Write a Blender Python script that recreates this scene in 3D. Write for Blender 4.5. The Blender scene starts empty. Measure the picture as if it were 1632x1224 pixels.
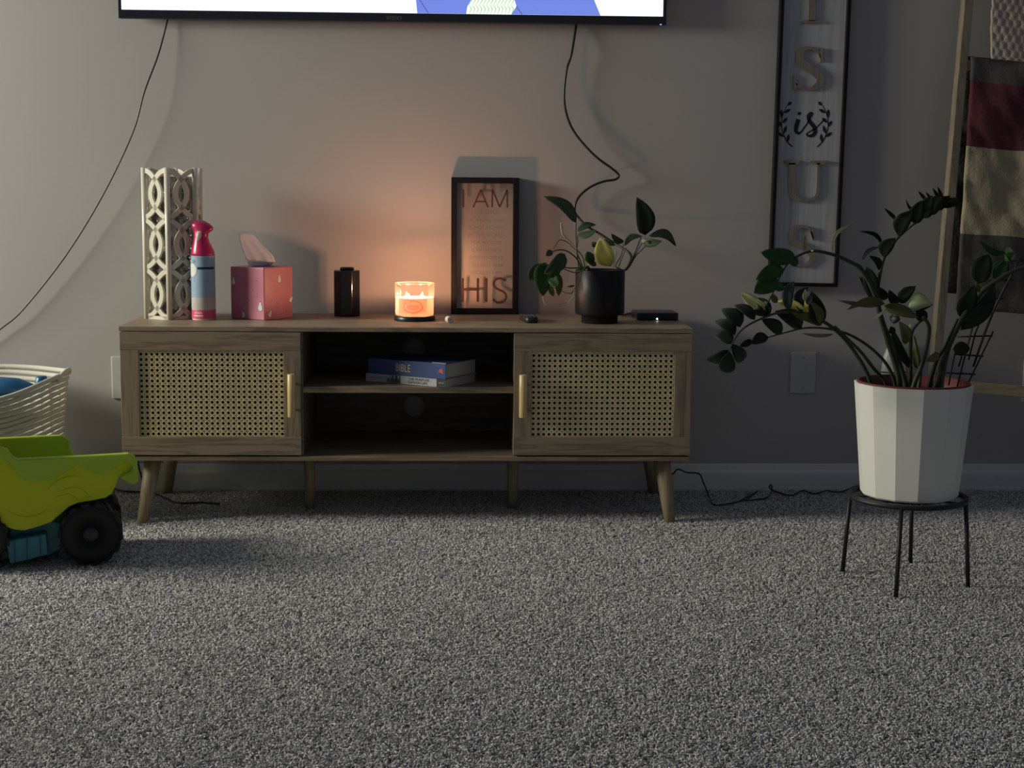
import bpy, bmesh, math, random
from mathutils import Vector as V, Matrix
random.seed(7)
PI=math.pi; sin=math.sin; cos=math.cos
S=bpy.context.scene; COL=S.collection
# ---------------------------------------------------------------- camera
FPX=2428.7; CAM=V((.0945,-4.1372,.8358)); PITCH,YAW,ROLL=.1304,.0431,.0082
fw=V((sin(YAW)*cos(PITCH),cos(YAW)*cos(PITCH),-sin(PITCH)))
rt=V((cos(YAW),-sin(YAW),0)); up=rt.cross(fw)
r0=rt*cos(ROLL)+up*sin(ROLL); u0=-rt*sin(ROLL)+up*cos(ROLL)
cd=bpy.data.cameras.new('camera'); cam=bpy.data.objects.new('camera',cd); COL.objects.link(cam)
cam.matrix_world=Matrix(((r0.x,u0.x,-fw.x,CAM.x),(r0.y,u0.y,-fw.y,CAM.y),(r0.z,u0.z,-fw.z,CAM.z),(0,0,0,1)))
cd.sensor_width=36; cd.lens=FPX*36/1632; cd.clip_start=.05; S.camera=cam
def ray(px,py): return fw*FPX+r0*(px-816)-u0*(py-612)
def P(px,py,Y): d=ray(px,py); return CAM+d*((Y-CAM.y)/d.y)      # on the plane y=Y
def Z(px,py,z): d=ray(px,py); return CAM+d*((z-CAM.z)/d.z)      # on the plane z=z
# ---------------------------------------------------------------- world, lights, exposure
S.view_settings.view_transform='Standard'; S.view_settings.look='None'; S.view_settings.gamma=1
S.view_settings.use_curve_mapping=False; S.view_settings.exposure=0
w=bpy.data.worlds.new('world'); S.world=w; w.use_nodes=True
w.node_tree.nodes['Background'].inputs[0].default_value=(.80,.84,1,1)
w.node_tree.nodes['Background'].inputs[1].default_value=.103
def area(name,loc,target,sx,sy,power,color,spread=180):
    l=bpy.data.lights.new(name,'AREA'); l.shape='RECTANGLE'; l.size=sx; l.size_y=sy; l.energy=power; l.color=color
    l.spread=math.radians(spread)
    o=bpy.data.objects.new(name,l); COL.objects.link(o); o.location=loc
    o.rotation_euler=(V(target)-V(loc)).to_track_quat('-Z','Z').to_euler(); return o
area('window_light',(-3.3,-.82,1.5),(0,-.6,.4),.62,.9,100,(1,.965,.80))

# ---------------------------------------------------------------- materials
MATS={}
def mat(name,col,rough=.6,metal=0,bump=0,bscale=200,var=0,vscale=20,spec=.5,coat=0,sss=0,trans=0,stretch=None,col2=None):
    if name in MATS: return MATS[name]
    m=bpy.data.materials.new(name); MATS[name]=m; m.use_nodes=True; nt=m.node_tree; b=nt.nodes['Principled BSDF']
    b.inputs['Base Color'].default_value=(*col,1); b.inputs['Roughness'].default_value=rough; b.inputs['Metallic'].default_value=metal
    b.inputs['Specular IOR Level'].default_value=spec; b.inputs['Coat Weight'].default_value=coat
    if sss: b.inputs['Subsurface Weight'].default_value=sss; b.inputs['Subsurface Radius'].default_value=(.03,.015,.01); b.inputs['Subsurface Scale'].default_value=.5
    N=nt.nodes.new; L=nt.links.new
    if var or bump:
        tc=N('ShaderNodeTexCoord'); mp=N('ShaderNodeMapping'); L(tc.outputs['Object'],mp.inputs[0])
        if stretch: mp.inputs['Scale'].default_value=stretch
    if var:
        n=N('ShaderNodeTexNoise'); n.inputs['Scale'].default_value=vscale; n.inputs['Detail'].default_value=6; L(mp.outputs[0],n.inputs['Vector'])
        r=N('ShaderNodeValToRGB'); L(n.outputs['Fac'],r.inputs[0]); c2=col2 or tuple(c*(1-var) for c in col)
        r.color_ramp.elements[0].position=.35; r.color_ramp.elements[1].position=.65
        r.color_ramp.elements[0].color=(*c2,1); r.color_ramp.elements[1].color=(*(min(1,c*(1+var*.5)) if not col2 else c for c in col),1)
        L(r.outputs[0],b.inputs['Base Color'])
    if bump:
        n=N('ShaderNodeTexNoise'); n.inputs['Scale'].default_value=bscale; n.inputs['Detail'].default_value=3; L(mp.outputs[0],n.inputs['Vector'])
        bp=N('ShaderNodeBump'); bp.inputs['Strength'].default_value=bump; bp.inputs['Distance'].default_value=.003; L(n.outputs['Fac'],bp.inputs['Height']); L(bp.outputs[0],b.inputs['Normal'])
    return m
def wood(name,col,axis,rough=.5,dark=.62,ring=1.0):
    if name in MATS: return MATS[name]
    m=bpy.data.materials.new(name); MATS[name]=m; m.use_nodes=True; nt=m.node_tree; b=nt.nodes['Principled BSDF']; N=nt.nodes.new; L=nt.links.new
    tc=N('ShaderNodeTexCoord'); mp=N('ShaderNodeMapping'); L(tc.outputs['Object'],mp.inputs[0])
    sc=[14,14,14]; sc[axis]=1.1; mp.inputs['Scale'].default_value=sc
    n=N('ShaderNodeTexNoise'); n.inputs['Scale'].default_value=3.2; n.inputs['Detail'].default_value=4; n.inputs['Distortion'].default_value=.6; L(mp.outputs[0],n.inputs['Vector'])
    mu=N('ShaderNodeMath'); mu.operation='MULTIPLY'; mu.inputs[1].default_value=9*ring; L(n.outputs['Fac'],mu.inputs[0])
    fr=N('ShaderNodeMath'); fr.operation='PINGPONG'; fr.inputs[1].default_value=1; L(mu.outputs[0],fr.inputs[0])
    mp2=N('ShaderNodeMapping'); L(tc.outputs['Object'],mp2.inputs[0]); s2=[260,260,260]; s2[axis]=7; mp2.inputs['Scale'].default_value=s2
    n2=N('ShaderNodeTexNoise'); n2.inputs['Scale'].default_value=1; n2.inputs['Detail'].default_value=2; L(mp2.outputs[0],n2.inputs['Vector'])
    mx=N('ShaderNodeMath'); mx.operation='ADD'; L(fr.outputs[0],mx.inputs[0]); L(n2.outputs['Fac'],mx.inputs[1])
    r=N('ShaderNodeValToRGB'); L(mx.outputs[0],r.inputs[0]); r.color_ramp.elements[0].position=.25; r.color_ramp.elements[1].position=1.4
    mul=N('ShaderNodeMath'); mul.operation='MULTIPLY'; mul.inputs[1].default_value=.6; L(mx.outputs[0],mul.inputs[0]); L(mul.outputs[0],r.inputs[0])
    r.color_ramp.elements[0].color=(*(c*dark for c in col),1); r.color_ramp.elements[1].position=.75; r.color_ramp.elements[1].color=(*(c*1.12 for c in col),1)
    L(r.outputs[0],b.inputs['Base Color']); b.inputs['Roughness'].default_value=rough
    bp=N('ShaderNodeBump'); bp.inputs['Strength'].default_value=.15; bp.inputs['Distance'].default_value=.0006; L(n2.outputs['Fac'],bp.inputs['Height']); L(bp.outputs[0],b.inputs['Normal'])
    return m
def emis(name,col,st):
    if name in MATS: return MATS[name]
    m=bpy.data.materials.new(name); MATS[name]=m; m.use_nodes=True; b=m.node_tree.nodes['Principled BSDF']
    b.inputs['Base Color'].default_value=(.02,.02,.02,1); b.inputs['Emission Color'].default_value=(*col,1); b.inputs['Emission Strength'].default_value=st; return m
def thin_glass(name,tint=(1,1,1),body=0,bodycol=(.5,.5,.5),bump=False,refl=1.0):
    if name in MATS: return MATS[name]
    m=bpy.data.materials.new(name); MATS[name]=m; m.use_nodes=True; nt=m.node_tree; N=nt.nodes.new; L=nt.links.new
    nt.nodes.remove(nt.nodes['Principled BSDF']); out=nt.nodes['Material Output']
    tr=N('ShaderNodeBsdfTransparent'); tr.inputs[0].default_value=(*tint,1); gl=N('ShaderNodeBsdfGlossy'); gl.inputs['Roughness'].default_value=.04
    fr=N('ShaderNodeFresnel'); fr.inputs[0].default_value=1.45; mx=N('ShaderNodeMixShader')
    mu=N('ShaderNodeMath'); mu.operation='MULTIPLY'; mu.inputs[1].default_value=refl; L(fr.outputs[0],mu.inputs[0]); L(mu.outputs[0],mx.inputs[0]); L(tr.outputs[0],mx.inputs[1]); L(gl.outputs[0],mx.inputs[2])
    last=mx
    if body:
        df=N('ShaderNodeBsdfDiffuse'); df.inputs[0].default_value=(*bodycol,1); m2=N('ShaderNodeMixShader'); m2.inputs[0].default_value=body
        L(mx.outputs[0],m2.inputs[1]); L(df.outputs[0],m2.inputs[2]); last=m2
    if bump:
        tc=N('ShaderNodeTexCoord'); vo=N('ShaderNodeTexVoronoi'); vo.inputs['Scale'].default_value=140; L(tc.outputs['Object'],vo.inputs['Vector'])
        bp=N('ShaderNodeBump'); bp.inputs['Distance'].default_value=.003; L(vo.outputs['Distance'],bp.inputs['Height']); L(bp.outputs[0],gl.inputs['Normal'])
        if body:
            L(bp.outputs[0],df.inputs['Normal'])
            r=N('ShaderNodeValToRGB'); L(vo.outputs['Distance'],r.inputs[0]); r.color_ramp.elements[0].color=(*bodycol,1); r.color_ramp.elements[1].color=(*(c*.35 for c in bodycol),1); L(r.outputs[0],df.inputs[0])
    L(last.outputs[0],out.inputs[0]); return m

# ---------------------------------------------------------------- mesh builder
class MB:
    def __init__(s): s.v=[]; s.f=[]; s.m=[]; s.sm=[]; s.mi=0; s.smooth=False
    def add(s,vs,fs,smooth=None):
        o=len(s.v); s.v+= [tuple(p) for p in vs]; s.f+=[tuple(i+o for i in f) for f in fs]
        s.m+=[s.mi]*len(fs); s.sm+=[s.smooth if smooth is None else smooth]*len(fs); return s
    def box(s,x0,x1,y0,y1,z0,z1):
        vs=[(x,y,z) for x in (x0,x1) for y in (y0,y1) for z in (z0,z1)]
        return s.add(vs,[(0,1,3,2),(4,6,7,5),(0,4,5,1),(2,3,7,6),(0,2,6,4),(1,5,7,3)],False)
    def prism(s,poly,d0,d1,fn=lambda a,b,d:(a,d,b)):       # outline (a,b) pushed from depth d0 to d1
        n=len(poly); vs=[fn(a,b,d0) for a,b in poly]+[fn(a,b,d1) for a,b in poly]
        fs=[tuple(range(n)),tuple(range(2*n-1,n-1,-1))]+[(i,i+n,(i+1)%n+n,(i+1)%n) for i in range(n)]
        return s.add(vs,fs,False)
    def rings(s,rs,close=True,cap=True,smooth=True,loop=False):
        n=len(rs[0]); vs=[p for r in rs for p in r]; fs=[]
        for i in range(len(rs)-(0 if loop else 1)):
            k=(i+1)%len(rs)
            for j in range(n if close else n-1): fs.append((i*n+j,i*n+(j+1)%n,k*n+(j+1)%n,k*n+j))
        s.add(vs,fs,smooth)
        if cap and not loop:
            o=len(s.v)-len(vs); s.f.append(tuple(o+j for j in range(n-1,-1,-1))); s.f.append(tuple(o+(len(rs)-1)*n+j for j in range(n))); s.m+=[s.mi]*2; s.sm+=[False]*2
        return s
    def lathe(s,prof,c=(0,0),n=40,cap=False,a0=0,a1=2*PI,smooth=True,phase=0):
        full=abs(a1-a0-2*PI)<1e-6; k=n if full else n+1
        rs=[[(c[0]+r*cos(a0+phase+(a1-a0)*j/n),c[1]+r*sin(a0+phase+(a1-a0)*j/n),z) for j in range(k)] for r,z in prof]
        return s.rings(rs,close=full,cap=cap,smooth=smooth)
    def loft(s,secs,n=28,cap=True,power=1):                # sections (cx,cy,z,rx,ry)
        def e(t,r): return r*math.copysign(abs(t)**power,t)
        return s.rings([[(cx+e(cos(2*PI*j/n),rx),cy+e(sin(2*PI*j/n),ry),z) for j in range(n)] for cx,cy,z,rx,ry in secs],cap=cap)
    def tube(s,pts,r,n=8,smoothpath=0,cap=True):
        pts=[V(p) for p in pts]
        rr=[r]*len(pts) if not isinstance(r,(list,tuple)) else list(r)
        if smoothpath: pts,rr=spline(pts,rr,smoothpath)
        rs=[]; ref=V((0,0,1)); prev=None
        for i,p in enumerate(pts):
            t=(pts[min(i+1,len(pts)-1)]-pts[max(i-1,0)])
            t=t.normalized() if t.length>1e-9 else (prev or V((0,0,1)))
            if prev is None:
                a=t.cross(V((0,1,.01))); a=a.normalized() if a.length>1e-3 else V((1,0,0))
            else:
                a=a-t*a.dot(t); a=a.normalized() if a.length>1e-6 else V((1,0,0))
            b=t.cross(a); prev=t
            rs.append([tuple(p+a*rr[i]*cos(2*PI*j/n)+b*rr[i]*sin(2*PI*j/n)) for j in range(n)])
        return s.rings(rs,cap=cap)
    def ribbon(s,pts,w,d0,d1,fn=lambda a,b,d:(a,d,b),sp=0,closed=False):   # flat stroke of width w, real thickness
        pts=[V((a,b,0)) for a,b in pts]; ww=[w]*len(pts) if not isinstance(w,(list,tuple)) else list(w)
        if sp: pts,ww=spline(pts,ww,sp)
        rs=[]
        for i,p in enumerate(pts):
            if closed: t=pts[(i+1)%len(pts)]-pts[i-1]
            else: t=pts[min(i+1,len(pts)-1)]-pts[max(i-1,0)]
            t.normalize(); nn=V((-t.y,t.x,0))*ww[i]/2; A=p+nn; B=p-nn
            rs.append([fn(A.x,A.y,d0),fn(B.x,B.y,d0),fn(B.x,B.y,d1),fn(A.x,A.y,d1)])
        return s.rings(rs,cap=not closed,smooth=False,loop=closed)
    def build(s,name,mats,parent=None,bevel=0,org=None,seg=2):
        me=bpy.data.meshes.new(name); off=V(org) if org is not None else V((0,0,0))
        me.from_pydata([tuple(V(p)-off) for p in s.v],[],s.f)
        if not isinstance(mats,(list,tuple)): mats=[mats]
        for m in mats: me.materials.append(m)
        me.polygons.foreach_set('material_index',s.m); me.polygons.foreach_set('use_smooth',s.sm); me.update()
        bm=bmesh.new(); bm.from_mesh(me); bmesh.ops.recalc_face_normals(bm,faces=bm.faces); bm.to_mesh(me); bm.free()
        o=bpy.data.objects.new(name,me); COL.objects.link(o)
        if parent: o.parent=parent
        elif org is not None: o.location=org
        if bevel:
            b=o.modifiers.new('bevel','BEVEL'); b.width=bevel; b.segments=seg; b.limit_method='ANGLE'; b.angle_limit=math.radians(40)
        return o
def spline(pts,ww,k):
    op=[];ow=[];n=len(pts)
    for i in range(n-1):
        a,b,c,d=pts[max(i-1,0)],pts[i],pts[i+1],pts[min(i+2,n-1)]
        for j in range(k):
            t=j/k; op.append(.5*((2*b)+(c-a)*t+(2*a-5*b+4*c-d)*t*t+(3*b-a-3*c+d)*t**3)); ow.append(ww[i]*(1-t)+ww[i+1]*t)
    return op+[pts[-1]],ow+[ww[-1]]
def tag(o,label=None,cat=None,group=None,kind=None):
    if label: o['label']=label
    if cat: o['category']=cat
    if group: o['group']=group
    if kind: o['kind']=kind
    return o
def thing(name,loc,label,cat,rz=0,group=None):
    o=bpy.data.objects.new(name,None); COL.objects.link(o); o.location=loc; o.rotation_euler=(0,0,rz); o.empty_display_size=.05
    return tag(o,label,cat,group)
def text(name,body,size,m,parent,loc,rot,extrude=.0002,align='CENTER',sx=1):
    c=bpy.data.curves.new(name,'FONT'); c.body=body; c.size=size; c.extrude=extrude; c.align_x=align; c.align_y='CENTER'; c.resolution_u=3
    t=bpy.data.objects.new('tmp_text',c); COL.objects.link(t); dg=bpy.context.evaluated_depsgraph_get()
    me=bpy.data.meshes.new_from_object(t.evaluated_get(dg)); bpy.data.objects.remove(t)
    me.materials.clear(); me.materials.append(m); me.name=name
    o=bpy.data.objects.new(name,me); COL.objects.link(o); o.parent=parent; o.location=loc; o.rotation_euler=rot; o.scale=(sx,1,1); return o

# ---------------------------------------------------------------- palette
M_wall=mat('wall_paint',(.455,.443,.440),.75,bump=.07,bscale=60,spec=.3)
M_trim=mat('trim_paint',(.72,.72,.73),.4)
WX=wood('oak_laminate_x',(.300,.232,.158),0); WZ=wood('oak_laminate_z',(.285,.220,.150),2); WIN=wood('oak_laminate_shaded',(.16,.135,.11),0,rough=.6)  # inside boards: darker copy of the laminate, compartment shade put into colour
LEGW=wood('leg_wood',(.33,.26,.165),2,dark=.75); HW=wood('handle_wood',(.66,.50,.25),2,dark=.85,rough=.35)
M_black=mat('black_plastic',(.012,.013,.018),.35); M_mblack=mat('black_metal',(.014,.014,.016),.5)
M_cable=mat('cable_rubber',(.012,.012,.012),.35)
M_white=mat('white_plastic',(.70,.70,.66),.35)

# ---------------------------------------------------------------- the setting
mb=MB().box(-3.4,3.4,0,.12,-.05,2.6); tag(mb.build('wall_back',M_wall),kind='structure')
M_floor=mat('carpet_backing',(.045,.045,.046),1)
mb=MB().box(-3.4,3.4,-5.2,.12,-.08,-.012); tag(mb.build('floor',M_floor),kind='structure')
mb=MB().prism([(0,0-.012),(-.014,-.012),(-.014,.045),(-.012,.050),(-.0075,.056),(-.006,.068),(-.004,.0715),(0,.0715)],-3.3,3.3,fn=lambda a,b,d:(d,a,b))
tag(mb.build('baseboard_back',M_trim),kind='structure')

# carpet pile: twisted yarn tufts scattered over the floor
def carpet():
    me=bpy.data.meshes.new('carpet'); X0,X1,Y0,Y1=-1.75,2.0,-2.75,-.016
    nx,ny=30,22; vs=[(X0+(X1-X0)*i/nx,Y0+(Y1-Y0)*j/ny,-.011) for j in range(ny+1) for i in range(nx+1)]
    fs=[(j*(nx+1)+i,j*(nx+1)+i+1,(j+1)*(nx+1)+i+1,(j+1)*(nx+1)+i) for j in range(ny) for i in range(nx)]
    me.from_pydata(vs,[],fs); o=bpy.data.objects.new('carpet',me); COL.objects.link(o)
    m=bpy.data.materials.new('carpet_yarn'); m.use_nodes=True; nt=m.node_tree; b=nt.nodes['Principled BSDF']; b.inputs['Roughness'].default_value=.9; b.inputs['Specular IOR Level'].default_value=.15
    at=nt.nodes.new('ShaderNodeAttribute'); at.attribute_type='INSTANCER'; at.attribute_name='shade'
    r=nt.nodes.new('ShaderNodeValToRGB'); nt.links.new(at.outputs['Fac'],r.inputs[0]); nt.links.new(r.outputs[0],b.inputs['Base Color'])
    e=r.color_ramp.elements; e[0].position=0; e[0].color=(.18,.18,.183,1); e[1].position=1; e[1].color=(.82,.82,.812,1); x=e.new(.35); x.color=(.49,.49,.485,1)
    me.materials.append(M_floor)
    ng=bpy.data.node_groups.new('pile','GeometryNodeTree'); ng.interface.new_socket('Geometry',in_out='INPUT',socket_type='NodeSocketGeometry'); ng.interface.new_socket('Geometry',in_out='OUTPUT',socket_type='NodeSocketGeometry')
    N=ng.nodes.new; L=ng.links.new; gi=N('NodeGroupInput'); go=N('NodeGroupOutput')
    dp=N('GeometryNodeDistributePointsOnFaces'); dp.inputs['Density'].default_value=105000; L(gi.outputs[0],dp.inputs['Mesh'])
    join=N('GeometryNodeJoinGeometry'); k=0
    for (p0,p1,p2) in [((-.0035,0,0),(-.002,.001,.0125),(.0052,.0008,.0115)),((0,-.004,0),(.001,-.001,.0135),(-.0008,.0045,.0105)),((.002,.001,0),(-.004,.001,.0105),(-.001,-.005,.0125)),((0,0,0),(.003,.003,.0145),(-.004,-.001,.0135))]:
        q=N('GeometryNodeCurveQuadraticBezier'); q.inputs['Resolution'].default_value=5
        q.inputs['Start'].default_value=p0; q.inputs['Middle'].default_value=p1; q.inputs['End'].default_value=p2
        cc=N('GeometryNodeCurvePrimitiveCircle'); cc.inputs['Resolution'].default_value=5; cc.inputs['Radius'].default_value=.00125
        cm=N('GeometryNodeCurveToMesh'); L(q.outputs[0],cm.inputs['Curve']); L(cc.outputs[0],cm.inputs['Profile Curve']); cm.inputs['Fill Caps'].default_value=True
        sm=N('GeometryNodeSetMaterial'); sm.inputs['Material'].default_value=m; L(cm.outputs[0],sm.inputs[0])
        g=N('GeometryNodeGeometryToInstance'); L(sm.outputs[0],g.inputs[0]); L(g.outputs[0],join.inputs[0])
    ip=N('GeometryNodeInstanceOnPoints'); L(dp.outputs['Points'],ip.inputs['Points']); L(join.outputs[0],ip.inputs['Instance']); ip.inputs['Pick Instance'].default_value=True
    rv=N('FunctionNodeRandomValue'); rv.data_type='FLOAT_VECTOR'; rv.inputs[0].default_value=(-.25,-.25,0); rv.inputs[1].default_value=(.25,.25,6.283)
    rs=N('FunctionNodeRandomValue'); rs.data_type='FLOAT'; rs.inputs[2].default_value=.62; rs.inputs[3].default_value=.95; rs.inputs['Seed'].default_value=3
    L(rv.outputs[0],ip.inputs['Rotation']); L(rs.outputs[1],ip.inputs['Scale'])
    sh=N('FunctionNodeRandomValue'); sh.data_type='FLOAT'; sh.inputs['Seed'].default_value=9
    st=N('GeometryNodeStoreNamedAttribute'); st.data_type='FLOAT'; st.domain='INSTANCE'; st.inputs['Name'].default_value='shade'
    L(ip.outputs[0],st.inputs['Geometry']); L(sh.outputs[1],st.inputs['Value'])
    j2=N('GeometryNodeJoinGeometry'); L(st.outputs[0],j2.inputs[0]); L(gi.outputs[0],j2.inputs[0]); L(j2.outputs[0],go.inputs[0])
    md=o.modifiers.new('pile','NODES'); md.node_group=ng
    tag(o,'grey shaggy wall to wall carpet of short twisted yarn covering the floor','carpet',kind='stuff')
carpet()

# wall plates
def wall_plate(px0,py0,px1,py1,label,x1=None):
    a=P(px0,py0,-.006); b=P(px1,py1,-.006); cx,cz=(a.x+b.x)/2,(a.z+b.z)/2; hw,hh=.036,.058
    t=thing('wall_plate',(cx,0,cz-hh),label,'wall plate',group=None)
    m=MB().prism([(-hw,0),(hw,0),(hw,2*hh),(-hw,2*hh)],-.0002,-.006); m.build('plate',mat('plate_plastic',(.52,.52,.52),.35),t,bevel=.003,seg=3)
    for z in (.016,2*hh-.016):
        MB().lathe([(0,-.0075),(.003,-.0072),(.0036,-.006),(.0036,-.004)],n=12).build('screw',mat('screw_paint',(.40,.40,.41),.3),t)
        o=t.children[-1]; 
        for v in o.data.vertices: v.co=(v.co.x,v.co.z,v.co.y+z)
    return t
wall_plate(1258,560,1302,628,'blank grey wall plate between tv stand and white planter')
wall_plate(177,566,221,638,'pale wall plate half hidden behind left end of tv stand')
wall_plate(1629,574,1673,642,'wall plate at right picture edge inside the ladder')

# ---------------------------------------------------------------- television
def television():
    Y=-.048; x0,x1,z0,z1=P(188,29,Y).x,P(1062,38,Y).x,P(600,34,Y).z,2.075; c=V(((x0+x1)/2,-.022,z0))
    t=thing('television',c,'large wall mounted flat screen television, switched on, with thin black bezel','television')
    MB().box(x0,x1,-.041,-.024,z0,z1).box(x0+.25,x1-.25,-.024,-.012,z0+.10,z1-.1).build('casing',M_black,t,bevel=.004,org=c)
    MB().box(-.22,.14,-.013,0,1.5,1.85).build('wall_bracket',M_mblack,t,org=c)
    bz=mat('bezel_plastic',(.016,.018,.028),.28)
    b=.022; s=.009
    MB().box(x0,x1,Y,-.041,z0,z0+b).box(x0,x0+s,Y,-.041,z0+b,z1).box(x1-s,x1,Y,-.041,z0+b,z1).box(x0,x1,Y,-.041,z1-s,z1).build('bezel',bz,t,bevel=.0015,org=c)
    SY=-.0450
    def q(px,py): p=P(px,py,SY); return (p.x,p.z)
    scr=MB().prism([(x0+s,z0+b),(x1-s,z0+b),(x1-s,z1-s),(x0+s,z1-s)],SY,-.041).build('screen',emis('screen_white',(.86,.93,1),1.25),t,org=c)
    zb=z0+b+.0004; l1=q(665,10)[0]; l2=q(659,-60)[0]; r1=q(957,24)[0]; r2=q(880,-110)[0]
    MB().prism([(l1,zb),(r1,zb),(r2,zb+.30),(l2-.02,zb+.30)],SY-.0003,SY).build('picture_blue_area',emis('screen_blue',(.17,.25,.78),1.0),scr,org=c)
    for a,bb in (((669,0),(683,24)),((823,10),(832,24))):
        p,qq=q(*a),q(*bb); MB().ribbon([p,(qq[0],zb)],.0012,SY-.0006,SY-.0003).build('picture_outline',mat('screen_black',(.005,.005,.01),.5),scr,org=c)
    pts=[]
    for x,y in ((743,24),(745,10),(751,0),(760,-12),(785,-20),(810,-12),(820,0),(823,10),(818,18),(815,24)): pts.append(q(x,y))
    pts=[(x,max(z,zb)) for x,z in pts]
    MB().prism(pts,SY-.0007,SY-.0004).build('picture_pale_pebble',emis('screen_pale',(.86,1,.80),1.3),scr,org=c)
    g=MB(); random.seed(3)
    for i in range(13):
        x=748+i*5.6; g.ribbon([q(x,-8),q(x+4,0),q(x-1,8),q(x+3,14),(q(x,23)[0],max(q(x,23)[1],zb))],[.0006,.0018,.001,.002,.0008],SY-.001,SY-.0007,sp=3)
    g.build('picture_green_strokes',emis('screen_green',(.12,.55,.10),.9),scr,org=c)
    lg=P(628,29,Y); text('logo','VIZIO',.013,mat('logo_grey',(.16,.16,.17),.4),t,V((lg.x,Y-.0003,lg.z))-c,(PI/2,0,0),sx=1.25)
    e=P(1053,38,Y); MB().box(e.x-.002,e.x+.002,Y-.0008,Y+.002,z0+.0002,z0+.002).build('power_light',emis('led_blue',(.25,.3,1),3),t,org=c)
television()
def cable(name,label,pts,r,cat='cable',m=M_cable,sp=6):
    c=V(pts[len(pts)//2]); o=MB().tube([V(p) for p in pts],r,n=8,smoothpath=sp).build(name,m,org=c); return tag(o,label,cat)
cable('power_cable','thin black cable hanging slack from left end of television towards the basket',
 [P(270,16,-.006),P(267,32,-.012),P(252,88,-.022),P(230,147,-.032),P(211,213,-.03),P(164,311,-.026),P(105,407,-.022),P(37,493,-.018),P(0,525,-.016),P(-60,572,-.014),P(-110,620,-.01)],.0022)
cable('power_cable','black cable kinking down the wall from television to behind the potted vine',
 [P(921,16,-.006)]+[P(918,42,-.014)]+[P(x,y,-.026) for x,y in ((912,80),(908,96),(903,112),(899,150),(903,182),(915,210),(935,235),(955,254),(976,269),(986,279),(981,286),(963,289),(943,297),(927,309),(918,322),(916,337),(923,348))]+[P(x,y,Y) for x,y,Y in ((936,361,-.04),(955,372,-.05),(975,385,-.07),(990,394,-.09),(1003,403,-.11),(1006,412,-.13),(1000,426,-.15),(990,440,-.17))]+[V((.545,-.17,.52)),V((.56,-.10,.493)),V((.60,-.022,.488)),V((.62,-.012,.45)),V((.62,-.010,.30))],.0032)

# ---------------------------------------------------------------- tv stand
FY=-.426; TZ=.487
def plate_hole(m,x0,x1,z0,z1,cx,cz,r,y0,y1,n=48):
    ins=[];out=[]
    for i in range(n):
        a=2*PI*(i+.5)/n; dx,dz=cos(a),sin(a); t=min(((x1-cx) if dx>0 else (x0-cx))/dx if abs(dx)>1e-9 else 9,((z1-cz) if dz>0 else (z0-cz))/dz if abs(dz)>1e-9 else 9)
        ins.append((cx+r*dx,cz+r*dz)); out.append((cx+t*dx,cz+t*dz))
    # corners
    cs=[(x1,z1),(x0,z1),(x0,z0),(x1,z0)]
    for c in cs:
        k=min(range(n),key=lambda i:(out[i][0]-c[0])**2+(out[i][1]-c[1])**2); out[k]=c
    vs=[(a,y,b) for y in (y0,y1) for L in (ins,out) for a,b in L]; f=[]
    for i in range(n):
        j=(i+1)%n; f+=[(i,j,n+j,n+i),(2*n+i,3*n+i,3*n+j,2*n+j),(i,2*n+i,2*n+j,j),(n+i,n+j,3*n+j,3*n+i)]
    m.add(vs,f,False)
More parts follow.
